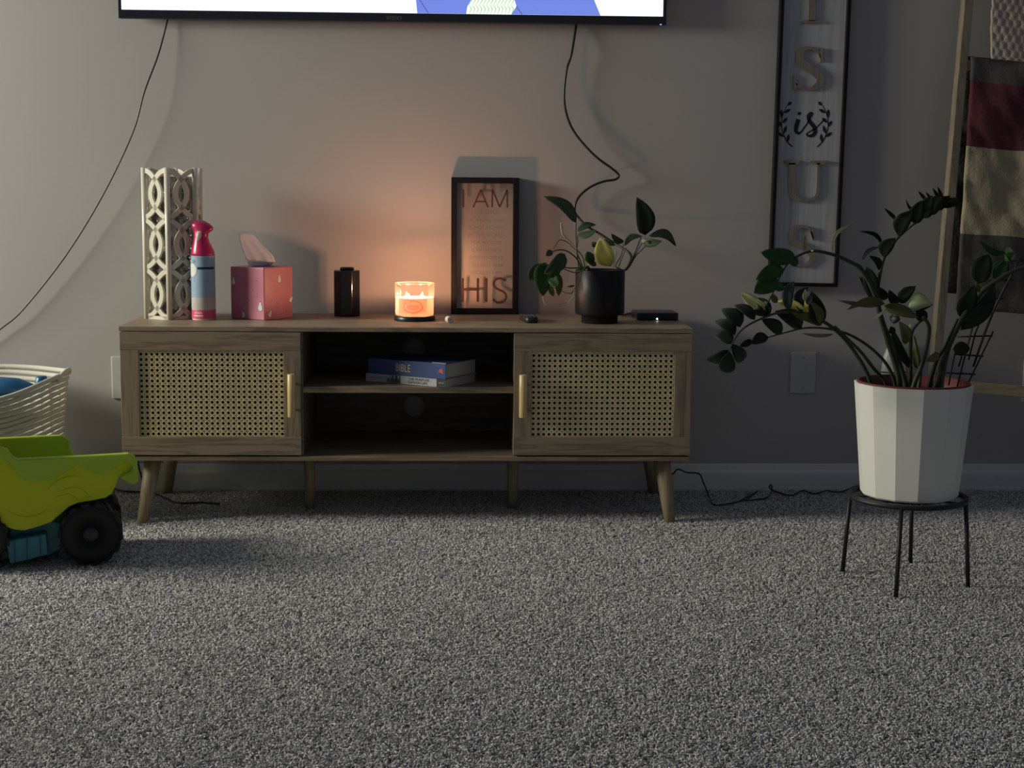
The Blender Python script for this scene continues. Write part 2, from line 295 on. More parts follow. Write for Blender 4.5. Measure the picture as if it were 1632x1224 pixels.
def tv_stand():
    o=V((0,-.22,0)); t=thing('tv_stand',o,'long low oak look tv stand with woven cane doors on six legs','tv stand')
    B=-.018
    MB().box(-.700,.700,FY,B,.4755,TZ).build('top_panel',WX,t,bevel=.001,org=o)
    MB().box(-.697,.697,FY+.002,B,.156,.167).build('bottom_panel',WX,t,bevel=.001,org=o)
    MB().box(-.695,-.683,FY+.019,B,.167,.4755).build('side_panel',WZ,t,org=o); MB().box(.683,.695,FY+.019,B,.167,.4755).build('side_panel',WZ,t,org=o)
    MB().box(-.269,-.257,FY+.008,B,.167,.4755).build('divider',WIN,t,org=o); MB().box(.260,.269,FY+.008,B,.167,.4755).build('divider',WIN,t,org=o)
    MB().box(-.257,.260,FY+.004,B,.325,.340).build('shelf',WX,t,bevel=.0008,org=o)
    bk=MB(); bk.box(-.695,-.257,B,B+.004,.167,.4755).box(.260,.695,B,B+.004,.167,.4755)
    hu=P(660,556,B); hl=P(660,648,B)
    plate_hole(bk,-.257,.260,.325,.4755,hu.x,hu.z,.029,B,B+.004); plate_hole(bk,-.257,.260,.167,.325,hl.x,hl.z,.029,B,B+.004)
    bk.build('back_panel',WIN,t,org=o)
    def door(x0,x1,hx):
        xl,xr=x0+.044,x1-.043 ; zb,zt=.2165,.4295
        if hx<0: xl,xr=-.6535,-.3045
        else: xl,xr=.3035,.6560
        d=MB().box(x0,xl,FY,FY+.017,.171,.4735).build('door',WZ,t,bevel=.0008,org=o)   # hinge stile carries the door
        MB().box(xr,x1,FY,FY+.017,zb,zt).build('stile',WZ,d,bevel=.0008,org=o)
        MB().box(x0-.0003,x1,FY-.0006,FY+.017,zt,.4738).build('rail',WX,d,bevel=.0008,org=o); MB().box(x0-.0003,x1,FY-.0006,FY+.017,.1707,zb).build('rail',WX,d,bevel=.0008,org=o)
        # cane: pairs of upright and level strands with diagonals woven over them
        p=.01308; c=MB(); w2=.00098; Y=FY+.0065; nx=int((xr-xl)/p)+2; nz=int((zt-zb)/p)+2; ox=xl+.35*p; oz=zb+.45*p
        def strand(a,b,wd,y):
            a=V(a);b=V(b);tt=(b-a).normalized(); n=V((-tt.y,tt.x))*wd
            A,B2,C,D=a+n,b+n,b-n,a-n; c.add([(A.x,y,A.y),(B2.x,y,B2.y),(C.x,y,C.y),(D.x,y,D.y),(A.x,y+.0007,A.y),(B2.x,y+.0007,B2.y),(C.x,y+.0007,C.y),(D.x,y+.0007,D.y)],[(0,1,2,3),(0,4,5,1),(2,6,7,3),(4,5,6,7)],False)
        for i in range(-1,nx):
            for s in (-.155,.155):
                x=ox+(i+.5+s)*p
                if xl<x<xr: strand((x,zb),(x,zt),w2*1.15,Y+.0006)
        for j in range(-1,nz):
            for s in (-.155,.155):
                z=oz+(j+.5+s)*p
                if zb<z<zt: strand((xl,z),(xr,z),w2*1.15,Y)
        for sg in (1,-1):
            for k in range(-60,80):
                # line z-oz = sg*(x-ox)+ (k+.5)*p clipped to the opening
                c0=oz+(k+.5)*p
                f=lambda x:c0+sg*(x-ox)
                xs=[xl,xr,ox+(zb-c0)*sg,ox+(zt-c0)*sg]; pp=[(x,f(x)) for x in xs if xl-1e-6<=x<=xr+1e-6 and zb-1e-6<=f(x)<=zt+1e-6]
                if len(pp)>=2:
                    a=min(pp);b=max(pp)
                    if (V(b)-V(a)).length>.004: strand(a,b,w2*1.0,Y-.0007 if sg>0 else Y-.0013)
        tag(c.build('cane_webbing',mat('cane',(.92,.78,.47),.5,var=.12,vscale=60),d,org=o),'woven natural cane with rows of small octagonal holes',kind='stuff')
        MB().box(xl,xr,FY+.013,FY+.015,zb,zt).build('dark_inside_sheet',mat('painted_inside_shade',(.05,.036,.02),.9),d,org=o)  # dark sheet added to stand in for the shaded cabinet interior
        h=MB(); zz0,zz1=.267,.3735; h.loft([(hx,FY-.014,zz0,.0085,.0075),(hx,FY-.014,zz0+.0015,.0098,.009),(hx,FY-.014,zz1-.0015,.0098,.009),(hx,FY-.014,zz1,.0085,.0075)],n=20)
        for z in (.288,.352): h.tube([(hx,FY-.008,z),(hx,FY+.002,z)],.0035)
        tag(h.build('handle',HW,d,org=o),'pale upright wooden bar handle')
    door(-.698,-.262,-.2835); door(.259,.698,.2815)
    def leg(top,bot,r0,r1):
        MB().tube([V(bot),V(bot).lerp(V(top),.5),V(top)],[r1,(r0+r1)/2,r0],n=20).build('leg',LEGW,t,org=o)
    leg((-.632,-.380,.156),(-.657,-.412,-.006),.0215,.0135); leg((.635,-.380,.156),(.655,-.412,-.006),.0215,.0135)
    leg((-.637,-.075,.156),(-.662,-.052,-.006),.0215,.0135); leg((.637,-.078,.156),(.662,-.055,-.006),.0215,.0135)
    leg((-.259,-.245,.156),(-.259,-.245,-.006),.0155,.0125); leg((.266,-.245,.156),(.266,-.245,-.006),.0155,.0125)
tv_stand()

# ---------------------------------------------------------------- things on the stand
def lattice_vase():
    b=Z(280,500,TZ); c=V((P(278,480,-.172).x,-.172,TZ)); R=.074; H=P(268,268,-.22).z-TZ
    t=thing('lattice_vase',c,'tall cream hexagonal vase of openwork overlapping ovals on left end of tv stand','vase')
    cer=mat('cream_ceramic',(.74,.70,.58),.22,coat=.3); rows=3; rh=H/rows
    a0=math.radians(-89.6)
    for k in range(6):
        a=a0+k*PI/3; b2=a+PI/3; A=V((R*cos(a),R*sin(a),0)); B=V((R*cos(b2),R*sin(b2),0)); u=(B-A).normalized(); n=((A+B)/2).normalized(); s=(B-A).length; mid=(A+B)/2
        fn=lambda x,z,d,mid=mid,u=u,n=n: tuple(mid+u*x+n*d+V((0,0,z)))
        m=MB()
        for r in range(rows):
            z0=r*rh
            for sg in (1,-1):
                pts=[(sg*(-s/2+.70*s*(sin(PI*q/12))**.75),z0+rh*q/12) for q in range(13)]
                pts=[(x,min(max(z,.004),H-.004)) for x,z in pts]
                m.ribbon(pts,.0120,-.0035,.0035,fn=fn,sp=3)
        m.ribbon([(-s/2,.004),(s/2,.004)],.009,-.0035,.0035,fn=fn)
        m.build('lattice_panel',cer,t)
        ds=MB().tube([A+V((0,0,0)),A+V((0,0,H*.5)),A+V((0,0,H+.001))],[.0074,.0070,.0074],n=12); ds.build('post',cer,t)
    MB().lathe([(0,.004),(R*.86,.004),(R*.86,.001),(0,.001)],n=6,smooth=False,phase=a0).build('base',cer,t)
    tag(MB().lathe([(.001,.007),(R*.70,.007),(R*.74,.03),(R*.74,H*.94),(R*.72,H*.945)],n=40).build('glass_liner',thin_glass('crackle_glass',(.8,.8,.8),.5,(.42,.40,.38),True),t),'grey crackled glass cylinder inside')
lattice_vase()
def spray_bottle():
    b=Z(322,511,TZ); R=.0305; c=V((b.x,b.y+R,TZ)); H=P(320,352,c.y).z-TZ; t=thing('air_freshener_spray',c,'aerosol air freshener with pink trigger cap and pale blue label','spray can')
    blue=mat('label_blue',(.34,.47,.62),.3); pale=mat('label_pale',(.62,.56,.55),.3,var=.15,vscale=30); pink=mat('label_pink',(.80,.09,.20),.35); navy=mat('label_navy',(.012,.03,.10),.35); wht=mat('label_white',(.80,.80,.80),.3)
    h=.163*H/.25
    m=MB(); m.lathe([(0,0),(R*.93,.0),(R*.97,.002),(R*.97,h),(R*.9,h+.012),(R*.6,h+.02),(0,h+.02)],n=40); m.build('can',wht,t)
    l=MB()
    for mi,(z0,z1) in enumerate(((.004,.026),(.0275,.058),(.058,h))):
        l.mi=mi; l.lathe([(R,z0),(R,z1)],n=48)
    l.mi=1; l.build('label',[pink,pale,blue],t)
    MB().lathe([(R+.0004,h-.034),(R+.0004,h-.028)],n=20,a0=-PI*.60,a1=-PI*.12).build('label_band',navy,t)
    rd=MB(); 
    for k in range(24):
        a=2*PI*k/24
    def cyl(a,z,rr=R+.0005): return (rr*cos(a),rr*sin(a),z)
    ang=-PI*.80; cen=h-.036; 
    rd.rings([[cyl(ang+cos(2*PI*k/24)*.017*q_/R,cen+sin(2*PI*k/24)*.017*q_) for k in range(24)] for q_ in (1,.75,.5,.25,.02)],cap=False); rd.build('label_roundel',wht,t)
    tx=MB(); 
    for z,a,b2 in ((.0205,-.70,-.50),(.0175,-.72,-.48),(.0105,-.74,-.47),(.012,-.74,-.47)): tx.lathe([(R+.0004,z),(R+.0004,z+.0014)],n=8,a0=PI*a,a1=PI*b2)
    tag(tx.build('label_print',wht,t),kind='stuff')
    tx=MB()
    for z,a,b2 in ((h-.012,-.74,-.66),(h-.015,-.74,-.66),(h-.018,-.74,-.66),(h-.056,-.72,-.68),(h-.064,-.72,-.69)): tx.lathe([(R+.0004,z),(R+.0004,z+.0012)],n=8,a0=PI*a,a1=PI*b2)
    tag(tx.build('label_print',navy,t),kind='stuff')
    m=MB(); z=h
    m.loft([(0,0,z-.002,R,R),(0,0,z+.006,R*.99,R*.99),(-.001,0,z+.018,R*.88,R*.9),(-.003,0,z+.032,R*.70,R*.75),(-.004,0,z+.046,R*.60,R*.66),(-.003,0,z+.056,R*.62,R*.66),(.001,0,z+.064,R*.84,R*.60),(.000,0,z+.071,R*.92,R*.60),(-.004,0,z+.079,R*.80,R*.52),(-.007,0,H,R*.42,R*.36),(-.008,0,H+.001,R*.2,R*.2)],n=32)
    m.build('trigger_cap',mat('pink_plastic',(.52,.022,.12),.3),t)
    MB().loft([(-.0085,-.016,z+.034,.004,.004),(-.0075,-.0195,z+.040,.0055,.0035),(-.0055,-.020,z+.052,.006,.004),(-.004,-.019,z+.062,.0055,.003)],n=16).build('trigger',mat('beige_plastic',(.72,.56,.50),.35),t)
spray_bottle()
def tissue_box():
    C=Z(421.5,511,TZ); s=.112; h=P(421.5,427,C.y).z-TZ; u=V((-.830,.558,0)); ang=math.atan2(-u.y,-u.x)  # local +x from left corner to near corner
    v=V((.558,.830,0)); L=C+u*s; t=thing('tissue_box',L,'pink tissue box printed with small white penguins, tissue pulled out','tissue box',rz=ang)
    pk=mat('pink_card',(.60,.21,.29),.32,var=.12,vscale=18); wh=mat('print_white',(.78,.76,.72),.4); bk=mat('print_black',(.03,.025,.04),.5)
    # local frame: x along near-left face, y along the other face
    MB().box(0,s,0,s,0,h).build('box',pk,t,bevel=.0025)
    # oval slot
    MB().lathe([(0.001,h+.0004),(.030,h+.0004),(.030,h+.0008),(.001,h+.0008)],n=32).build('slot',bk,t); o=t.children[-1]
    for q in o.data.vertices: q.co=(q.co.x*1.3+s/2,q.co.y*.8+s/2,q.co.z)
    def penguin(fn,a,b,sc,tilt):
        pts=[]
        for x,z in ((-.5,0),(-.75,.5),(-.6,1.2),(-.35,1.7),(-.3,2.1),(0,2.35),(.3,2.1),(.35,1.7),(.6,1.2),(.75,.5),(.5,0)):
            x,z=x*cos(tilt)-z*sin(tilt),x*sin(tilt)+z*cos(tilt); pts.append((a+x*sc,b+z*sc))
        MB().prism([((x-a)*1.16+a,(z-b-sc)*1.12+b+sc) for x,z in pts],.0002,-.0003,fn=fn).build('printed_outline',bk,t); MB().prism(pts,0,-.0006,fn=fn).build('printed_penguin',wh,t)
    f1=lambda a,b,d:(a,d,b); f2=lambda a,b,d:(s-d,a,b)
    for a,b,sc,tl in ((.011,.088,.0082,.05),(.098,.024,.0100,-.05),(.043,.004,.0072,.1)): penguin(f1,a,b,sc,tl)
    for a,b,sc,tl in ((.060,.094,.0088,.1),(.018,.008,.0080,-.5),(.100,.042,.0072,-.7)): penguin(f2,a,b,sc,tl)
    pr=mat('print_rose',(.35,.05,.12),.5)
    def dot(a,b,fn): MB().prism([(a-.0012,b-.0012),(a+.0012,b-.0012),(a+.0012,b+.0012),(a-.0012,b+.0012)],.0001,-.0004,fn=fn).build('printed_dot',pr,t)
    for a,b in ((.02,.03),(.03,.072),(.062,.05),(.075,.078),(.05,.105),(.088,.10),(.09,.06)): dot(a,b,f1)
    for a,b in ((.03,.05),(.04,.085),(.09,.075),(.085,.02),(.05,.03)): dot(a,b,f2)
    # tissue: folded sheet rising to a peak
    Cn=Z(421.5,511,TZ)+(u+v)*s/2; T=MB(); rows=14; cols=16; vs=[]
    outL=[(399,427),(394,416),(389,405),(384,392),(382,381),(381,372)]; outR=[(428,426),(439,417),(435,407),(424,396),(414,386),(402,372)]
    def ev(a,tq): 
        k=tq*(len(a)-1); i=min(int(k),len(a)-2); f=k-i; return (a[i][0]*(1-f)+a[i+1][0]*f,a[i][1]*(1-f)+a[i+1][1]*f)
    inv=Matrix.Rotation(-ang,4,'Z')
    for i in range(rows+1):
        l=ev(outL,i/rows); r=ev(outR,i/rows)
        for j in range(cols+1):
            q=j/cols; px=l[0]*(1-q)+r[0]*q; py=l[1]*(1-q)+r[1]*q-(3*sin(q*PI) if i==rows else 0)
            yy=Cn.y+.004*abs(sin(q*PI*2.6+i*.10))*(1.2-i/rows)*(1-.25*i/rows)+.040*(q-.5)
            vs.append(tuple(inv@(P(px,py,yy)-L)))
    T.add(vs,[(i*(cols+1)+j,i*(cols+1)+j+1,(i+1)*(cols+1)+j+1,(i+1)*(cols+1)+j) for i in range(rows) for j in range(cols)],True)
    o=T.build('tissue',mat('tissue_paper',(.93,.93,.94),.8,bump=.2,bscale=60),t); sm=o.modifiers.new('s','SOLIDIFY'); sm.thickness=.0006
tissue_box()
def black_bottle():
    b=Z(552,505.5,TZ); R=.0375; c=V((b.x,b.y+R,TZ)); H=P(552,431,c.y-.02).z-TZ
    t=thing('oil_diffuser',c,'small black glossy octagonal canister left of the burning candle','canister')
    gl=mat('gloss_black',(.010,.011,.016),.14,spec=.5)
    MB().lathe([(0,0),(R*.97,0),(R*.97,H),(0,H)],n=8,smooth=False,phase=PI/8).build('body',gl,t,bevel=.0022,seg=3)
    MB().lathe([(0,H),(R*.50,H),(R*.50,H+.006),(R*.42,H+.008),(0,H+.008)],n=28).build('cap',gl,t)
black_bottle()
def backlit(name,col,tr=.85):
    if name in MATS: return MATS[name]
    m=mat(name,col,.6); nt=m.node_tree; b=nt.nodes['Principled BSDF']; tl=nt.nodes.new('ShaderNodeBsdfTranslucent'); tl.inputs[0].default_value=(*col,1); mx=nt.nodes.new('ShaderNodeMixShader'); mx.inputs[0].default_value=tr
    nt.links.new(b.outputs[0],mx.inputs[1]); nt.links.new(tl.outputs[0],mx.inputs[2]); nt.links.new(mx.outputs[0],nt.nodes['Material Output'].inputs[0]); return m
def candle():
    b=Z(660,513,TZ); R=.0525; c=V((b.x,b.y+R,TZ)); H=P(660,451,c.y).z-TZ; zf=P(660,470,c.y).z-TZ
    t=thing('jar_candle',c,'burning pink candle in a clear glass jar standing on its black lid','candle')
    MB().lathe([(0,0),(R,0),(R*1.01,.002),(R*1.01,.011),(R*.97,.0125),(0,.0125)],n=48).build('lid',M_black,t)
    g=MB().lathe([(.001,.0135),(R*.92,.0135),(R*.965,.017),(R*.97,.03),(R*.97,H-.003),(R*.985,H),(R*.95,H-.001)],n=56); g.build('glass_jar',thin_glass('jar_glass',(.97,.97,.97),.03,(.8,.7,.6)),t)
    MB().lathe([(R*.985,H),(R*.97,H+.0012),(R*.945,H),(R*.95,H-.002)],n=56).build('jar_rim',thin_glass('rim_glass',(.95,.95,.95),.12,(.9,.75,.55)),t)
    wx=bpy.data.materials.new('pink_wax'); wx.use_nodes=True; nt=wx.node_tree; N=nt.nodes.new; nt.nodes.remove(nt.nodes['Principled BSDF']); out=nt.nodes['Material Output']
    tl=N('ShaderNodeBsdfTranslucent'); tl.inputs[0].default_value=(1,.86,.74,1); df=N('ShaderNodeBsdfDiffuse'); df.inputs[0].default_value=(.95,.76,.68,1); mx=N('ShaderNodeMixShader'); mx.inputs[0].default_value=.42
    nt.links.new(tl.outputs[0],mx.inputs[2]); nt.links.new(df.outputs[0],mx.inputs[1]); nt.links.new(mx.outputs[0],out.inputs[0])
    zw=zf-.010; r=R*.94
    MB().lathe([(r*.98,.014),(r,.02),(r,zw+.004),(r*.95,zw+.004),(r*.93,zw-.013),(r*.80,zw-.024),(r*.4,zw-.027),(.0005,zw-.027)],n=48).build('wax',wx,t)
    for k,(dx,dy) in enumerate(((-.021,.004),(.020,.002))):
        zb=zw-.027
        MB().tube([(dx,dy,zb),(dx,dy,zw-.006),(dx+.001,dy,zw-.002)],.0011,n=6).build('wick',mat('wick',(.03,.02,.015),.9),t)
        MB().lathe([(.0003,zw-.004),(.0028,zw-.001),(.0038,zw+.003),(.0028,zw+.009),(.0012,zw+.014),(.0002,zw+.018)],c=(dx,dy),n=12).build('flame',emis('flame',(1,.62,.22),14),t)
        l=bpy.data.lights.new('flame_and_wax_light','POINT'); l.energy=2.5; l.color=(1,.46,.235); l.shadow_soft_size=.006
        lo=bpy.data.objects.new('flame_and_wax_light',l); COL.objects.link(lo); lo.location=c+V((dx,dy,zw+.0085))
        l=bpy.data.lights.new('added_wax_glow','POINT'); l.energy=.10; l.color=(1,.74,.46); l.shadow_soft_size=.004  # extra lamp added inside the wax so its wall glows
        lo=bpy.data.objects.new('flame_and_wax_light',l); COL.objects.link(lo); lo.location=c+V((dx*1.3,dy-.014,zw-.012))
    rl=R*.975
    lb=MB().lathe([(rl,.022),(rl,zw+.003)],n=24,a0=-PI*.78,a1=-PI*.28); lb.build('label',backlit('candle_label',(.97,.74,.66)),t)
    def cy(a,z,rr=rl+.0004): return (rr*cos(a),rr*sin(a),z)
    def disc(nm,a,z,wa,hz,m,rr): 
        mm=MB(); mm.rings([[cy(a+cos(2*PI*k/28)*wa*q_,z+sin(2*PI*k/28)*hz*q_,rr) for k in range(28)] for q_ in ((1,.9) if nm=='label_ring' else (1,.8,.6,.4,.2,.02))],cap=False); mm.build(nm,m,t)
    zc=(.022+zw)/2-.001
    disc('label_ring',-PI*.52,zc,.50,.0165,backlit('label_rose',(.70,.30,.27)),rl+.0003); disc('label_oval',-PI*.52,zc,.46,.0150,backlit('label_cream',(1,.95,.90)),rl+.0006)
    disc('label_ring',-PI*.60,zc+.0125,.17,.005,backlit('label_rose',(.70,.30,.27)),rl+.0008); disc('label_oval',-PI*.60,zc+.0125,.14,.0038,backlit('label_cream',(1,.95,.90)),rl+.0010)
    p=MB()
    for z,w_ in ((zc+.003,.30),(zc-.001,.32),(zc-.005,.25)):
        for k in range(7):
            a=-PI*.52-w_+2*w_*k/7; p.lathe([(rl+.0010,z),(rl+.0010,z+.0012)],n=3,a0=a,a1=a+w_*.2)
    p.build('label_print',mat('label_rose2',(.55,.2,.16),.6),t)
candle()
def small_cap():
    a=Z(716,515,TZ); c=V((a.x,a.y+.008,TZ))
    t=thing('white_cap',c,'tiny white hollow cylinder lying on its side beside the candle','cap'); m=MB(); r=.0085
    ax=V((-.35,.94,0)); pts=[V((0,0,r))-ax*.009,V((0,0,r))+ax*.011]
    m.tube([pts[0],pts[0]+ax*.001,pts[1]],[r*.86,r,r*.95],n=20); m.build('body',mat('cap_white',(.78,.70,.64),.4),t)
    MB().tube([pts[0]-ax*.0006,pts[0]-ax*.0001],[.0015,.0015],n=10).build('centre_hole',M_black,t)
small_cap()
def shadow_box():
    x0,x1=.105,.2865; yb=-.004; d=.038; c=V(((x0+x1)/2,-.022,TZ)); H=P(720,282.5,-.03).z-TZ
    t=thing('shadow_box_frame',c,'tall black shadow box frame reading I AM HIS leaning on the wall','frame'); t.rotation_euler=(-.02,0,0)
    x0-=c.x;x1-=c.x; y0=-.020; y1=.016; b=.0155
    fr=mat('frame_black',(.006,.005,.008),.5,spec=.3)
    MB().box(x0,x0+b,y0,y1,0,H).box(x1-b,x1,y0,y1,0,H).box(x0+b,x1-b,y0,y1,0,b).box(x0+b,x1-b,y0,y1,H-b,H).build('frame',fr,t,bevel=.001)
    MB().box(x0+b,x1-b,y1-.008,y1-.004,b,H-b).build('backing_board',mat('backing_cream',(.76,.69,.62),.7),t)
    MB().box(x0+b,x1-b,y0+.006,y0+.0075,b,H-b).build('glass_pane',thin_glass('frame_glass',(.98,.98,.98),refl=.5),t)
    wd=x1-x0-2*b; xl=x0+b; zl=b; hh=H-2*b; ink=mat('sign_ink',(.10,.035,.028),.6); ly=y0+.0058
    def q(px,py): # crop 720..840 x 270..510 at 5.1
        return (xl+(px-50)/445*wd, zl+(1125-py)/1000*hh)
    sw=.0044
    def st(nm,strokes,w): 
        m=MB()
        for s_ in strokes:
            m.ribbon([q(*p) for p in s_],w,ly-.0005,ly,sp=8 if len(s_)>3 else 0)
        m.build(nm,ink,t)
    st('letter',[[(100,175),(100,316)]],sw)
    st('letter',[[(178,316),(238,175)],[(238,175),(296,316)],[(198,270),(278,270)]],sw)
    st('letter',[[(328,316),(330,175)],[(330,175),(388,312)],[(388,312),(446,175)],[(446,175),(449,316)]],sw)
    sw=.0064
    st('letter',[[(98,882),(98,1072)],[(218,882),(218,1072)],[(98,972),(218,972)]],sw)
    st('letter',[[(286,882),(286,1072)]],sw)
    st('letter',[[(442,903),(420,890),(390,882),(358,893),(345,925),(358,955),(390,975),(425,992),(444,1022),(436,1055),(405,1075),(370,1074),(340,1050)]],sw)
    faint=mat('faint_ink',(.58,.49,.43),.7)
    for i,l in enumerate(('THE CHILD','OF A KING WHO','IS NOT MOVED','BY THE WORLD','FOR MY GOD','IS WITH ME &','GOES BEFORE ME','I DO NOT FEAR','BECAUSE I AM')):
        x,z=q(285,357+i*60.5); text('faint_line',l,.0135,faint,t,(x,y1-.0083,z),(PI/2,0,0),extrude=.0001,sx=min(1.0,12.5/len(l)))
shadow_box()
def remote():
    a=Z(843,515,TZ); c=V((a.x+.002,a.y+.055,TZ)); t=thing('remote_control',c,'small black remote control lying end on beside the frame','remote control',rz=.10)
    MB().loft([(0,0,.0,.016,.058),(0,0,.004,.0185,.062),(0,0,.013,.0175,.061),(0,0,.016,.015,.058)],n=32,power=.45).build('body',mat('remote_black',(.02,.022,.026),.4),t)
    for i in range(5):
        for j in range(3): 
            MB().lathe([(.0032,.0155),(.003,.0172),(.0005,.0175)],c=((j-1)*.0088,-.045+i*.014),n=10).build('button',mat('button_grey',(.09,.10,.11),.35),t)
remote()
def media_box():
    a=Z(1015,511,TZ); b=Z(1080,510.5,TZ); t=thing('streaming_box',V(((a.x+b.x)/2,-.16,TZ)),'small flat black electronics box with a white light at right end of tv stand','electronics box',rz=.02)
    w=(b.x-a.x)/2; h=P(1015,498.5,-.2).z-TZ
    MB().prism([(-w,-.045),(w-.004,-.045),(w,-.041),(w,.06),(-w,.06)],.0015,h,fn=lambda a_,b_,d:(a_,b_,d)).build('case',M_black,t,bevel=.0015)
    for fx in (-w+.01,w-.01):
        for fy in (-.025,.045): MB().box(fx-.004,fx+.004,fy-.005,fy+.005,0,.0015).build('foot',M_mblack,t)
    o=MB().lathe([(0.0002,0),(.0018,0),(.0022,.0006),(.0002,.0009)],n=16).build('status_light',emis('led_white',(.9,.95,1),9),t)
    for v in o.data.vertices: v.co=(v.co.x-.002,-.0455-v.co.z,v.co.y*.9+.0045)
media_box()
def books():
    SZ=.3405
    C=Z(711,618,SZ); L=Z(583,607,SZ); d=(L-C); d.z=0; ln=d.length; ang=math.atan2(-d.y,-d.x)
    pg=mat('page_edges',(.46,.45,.42),.9,bump=.4,bscale=40,stretch=(1,1,25))
    def book(name,label,z0,th,w,dep,cov,off,curve=False):
        t=thing(name,L+V((off[0],off[1],z0-SZ)),label,'book',rz=ang+off[2]); c=.0016
        m=MB().box(0,w,0,.0018,0,th).box(0,w,.0018,dep,0,c).box(0,w,.0018,dep,th-c,th); m.build('cover',cov,t,bevel=.0006)
        MB().box(.003,w-.003,.0018,dep-.004,c,th-c).build('pages',pg,t); return t
    wc=mat('cover_white',(.50,.51,.54),.4); bc=mat('cover_blue',(.045,.080,.23),.4); gold=mat('foil_gold',(.62,.50,.30),.4)
    dep=.145; th1=.0205; th2=.038
    t=book('paperback_book','white spined paperback reading THE PURPOSE DRIVEN LIFE under the blue book',SZ,th1,ln,dep,wc,(0,0,0))
    bkm=mat('print_dark',(.03,.035,.04),.5)
    text('spine_title','THE PURPOSE',.0088,bkm,t,(ln*.665,-.0003,.0138),(PI/2,0,0),sx=1.15); text('spine_title','DRIVEN LIFE',.0088,bkm,t,(ln*.655,-.0003,.0058),(PI/2,0,0),sx=1.2)
    text('spine_author','WARREN',.006,mat('print_grey',(.25,.27,.30),.5),t,(ln*.125,-.0003,.0105),(PI/2,0,0),sx=1.6)
    br=MB(); random.seed(5); x=ln*.27
    while x<ln*.44:
        w_=random.uniform(.001,.0035); br.box(x,x+w_,-.0004,.0002,.001,th1-.001 if random.random()<.7 else th1*.6); x+=w_+random.uniform(.0005,.0015)
    br.build('spine_pattern',mat('spine_green',(.05,.07,.07),.5),t)
    MB().box(ln*.885,ln,-.0005,.0002,0,th1).build('spine_end_block',bkm,t)
    text('spine_end_print','WITH',.006,gold,t,(ln*.94,-.0008,th1*.5),(PI/2,0,0))
    t=book('bible_book','thick blue book reading BIBLE lying on top of the white paperback',SZ+th1+.0002,th2,ln*.97,dep,bc,(ln*.03*cos(ang)-.0,ln*.03*sin(ang),-.012))
    w=ln*.97
    text('spine_title','BIBLE',.027,gold,t,(w*.46,-.0004,th2*.50),(PI/2,0,0),sx=.72)
    text('spine_mark','i',.012,mat('foil_pale',(.3,.36,.5),.4),t,(w*.07,-.0004,th2*.55),(PI/2,0,0))
    o=MB().prism([(w*.905,th2*.45),(w*.925,th2*.62),(w*.95,th2*.70),(w*.972,th2*.52),(w*.965,th2*.34),(w*.94,th2*.42)],-.0004,.0002); o.build('spine_emblem',mat('emblem_red',(.55,.10,.08),.5),t)
    MB().box(w*.82,w-.002,.004,.008,th2,th2+.001).build('ribbon_marker',gold,t)
books()

# ---------------------------------------------------------------- leaves and stems
def green(name,col,rough=.35,tr=.12,var=.25):
    if name in MATS: return MATS[name]
    m=mat(name,col,max(rough,.42),var=var,vscale=28,spec=.18); nt=m.node_tree; N=nt.nodes.new; b=nt.nodes['Principled BSDF']; out=nt.nodes['Material Output']
    tl=N('ShaderNodeBsdfTranslucent'); tl.inputs[0].default_value=(min(1,col[0]*1.6),min(1,col[1]*1.8),col[2]*.8,1); mx=N('ShaderNodeMixShader'); mx.inputs[0].default_value=tr
    nt.links.new(b.outputs[0],mx.inputs[1]); nt.links.new(tl.outputs[0],mx.inputs[2]); nt.links.new(mx.outputs[0],out.inputs[0]); return m
G={'d':green('leaf_dark',(.017,.029,.018),tr=.04),'g':green('leaf_green',(.055,.125,.045),tr=.3),'y':green('leaf_yellow',(.92,.82,.30),tr=.3),'o':green('leaf_olive',(.14,.155,.06)),
   's':green('leaf_slate',(.06,.075,.075)),'l':green('leaf_lime_and_lit',(.50,.62,.34),rough=.25),'p':green('leaf_pale',(.50,.50,.34)),'q':green('leaf_sage',(.19,.20,.12)),'v':green('leaf_vine',(.070,.115,.068)),'k':green('stem_green',(.055,.075,.045),tr=0)}
LAB={'y':'yellowing leaf','l':'pale leaf, lime or with bright light in its colour','p':'pale young leaf','q':'pale yellow green leaf','o':'olive leaf'}
def leaf(t,base,tip,wpx,Yb,Yt,col='d',roll=0,bend=0,fold=.25,shape=.9,n=9,sc=1):
    """base/tip in photo pixels with their own depths; wpx blade width in pixels"""
    A=P(*base,Yb); B=P(*tip,Yt); L=(B-A); ln=L.length; tdir=L.normalized(); dist=(A-CAM).length; w=wpx/FPX*dist/2*1.22
    view=(CAM-A).normalized(); s=tdir.cross(view).normalized(); nn=s.cross(tdir).normalized()
    if nn.dot(view)<0: nn=-nn
    S2=s*cos(roll)+nn*sin(roll); N2=nn*cos(roll)-s*sin(roll); w=w/max(.35,abs(cos(roll)))
    vs=[]; cols=5
    for i in range(n+1):
        q=i/n; prof=(sin(PI*min(1,q**shape)))**.68*(1-.12*q) if 0<q<1 else 0.02
        ctr=A+L*q+s*(bend*ln*sin(PI*q))+N2*(.06*ln*sin(PI*q))
        for j in range(cols):
            k=(j/(cols-1)*2-1); vs.append(tuple(ctr+S2*(k*w*prof)+N2*(abs(k)*w*prof*fold)-t.location))
    f=[(i*cols+j,i*cols+j+1,(i+1)*cols+j+1,(i+1)*cols+j) for i in range(n) for j in range(cols-1)]
    m=MB(); m.add(vs,f,True); o=m.build('leaf',G[col],t)
    sd=o.modifiers.new('s','SOLIDIFY'); sd.thickness=.0006
    if col in LAB: o['label']=LAB[col]
    return o
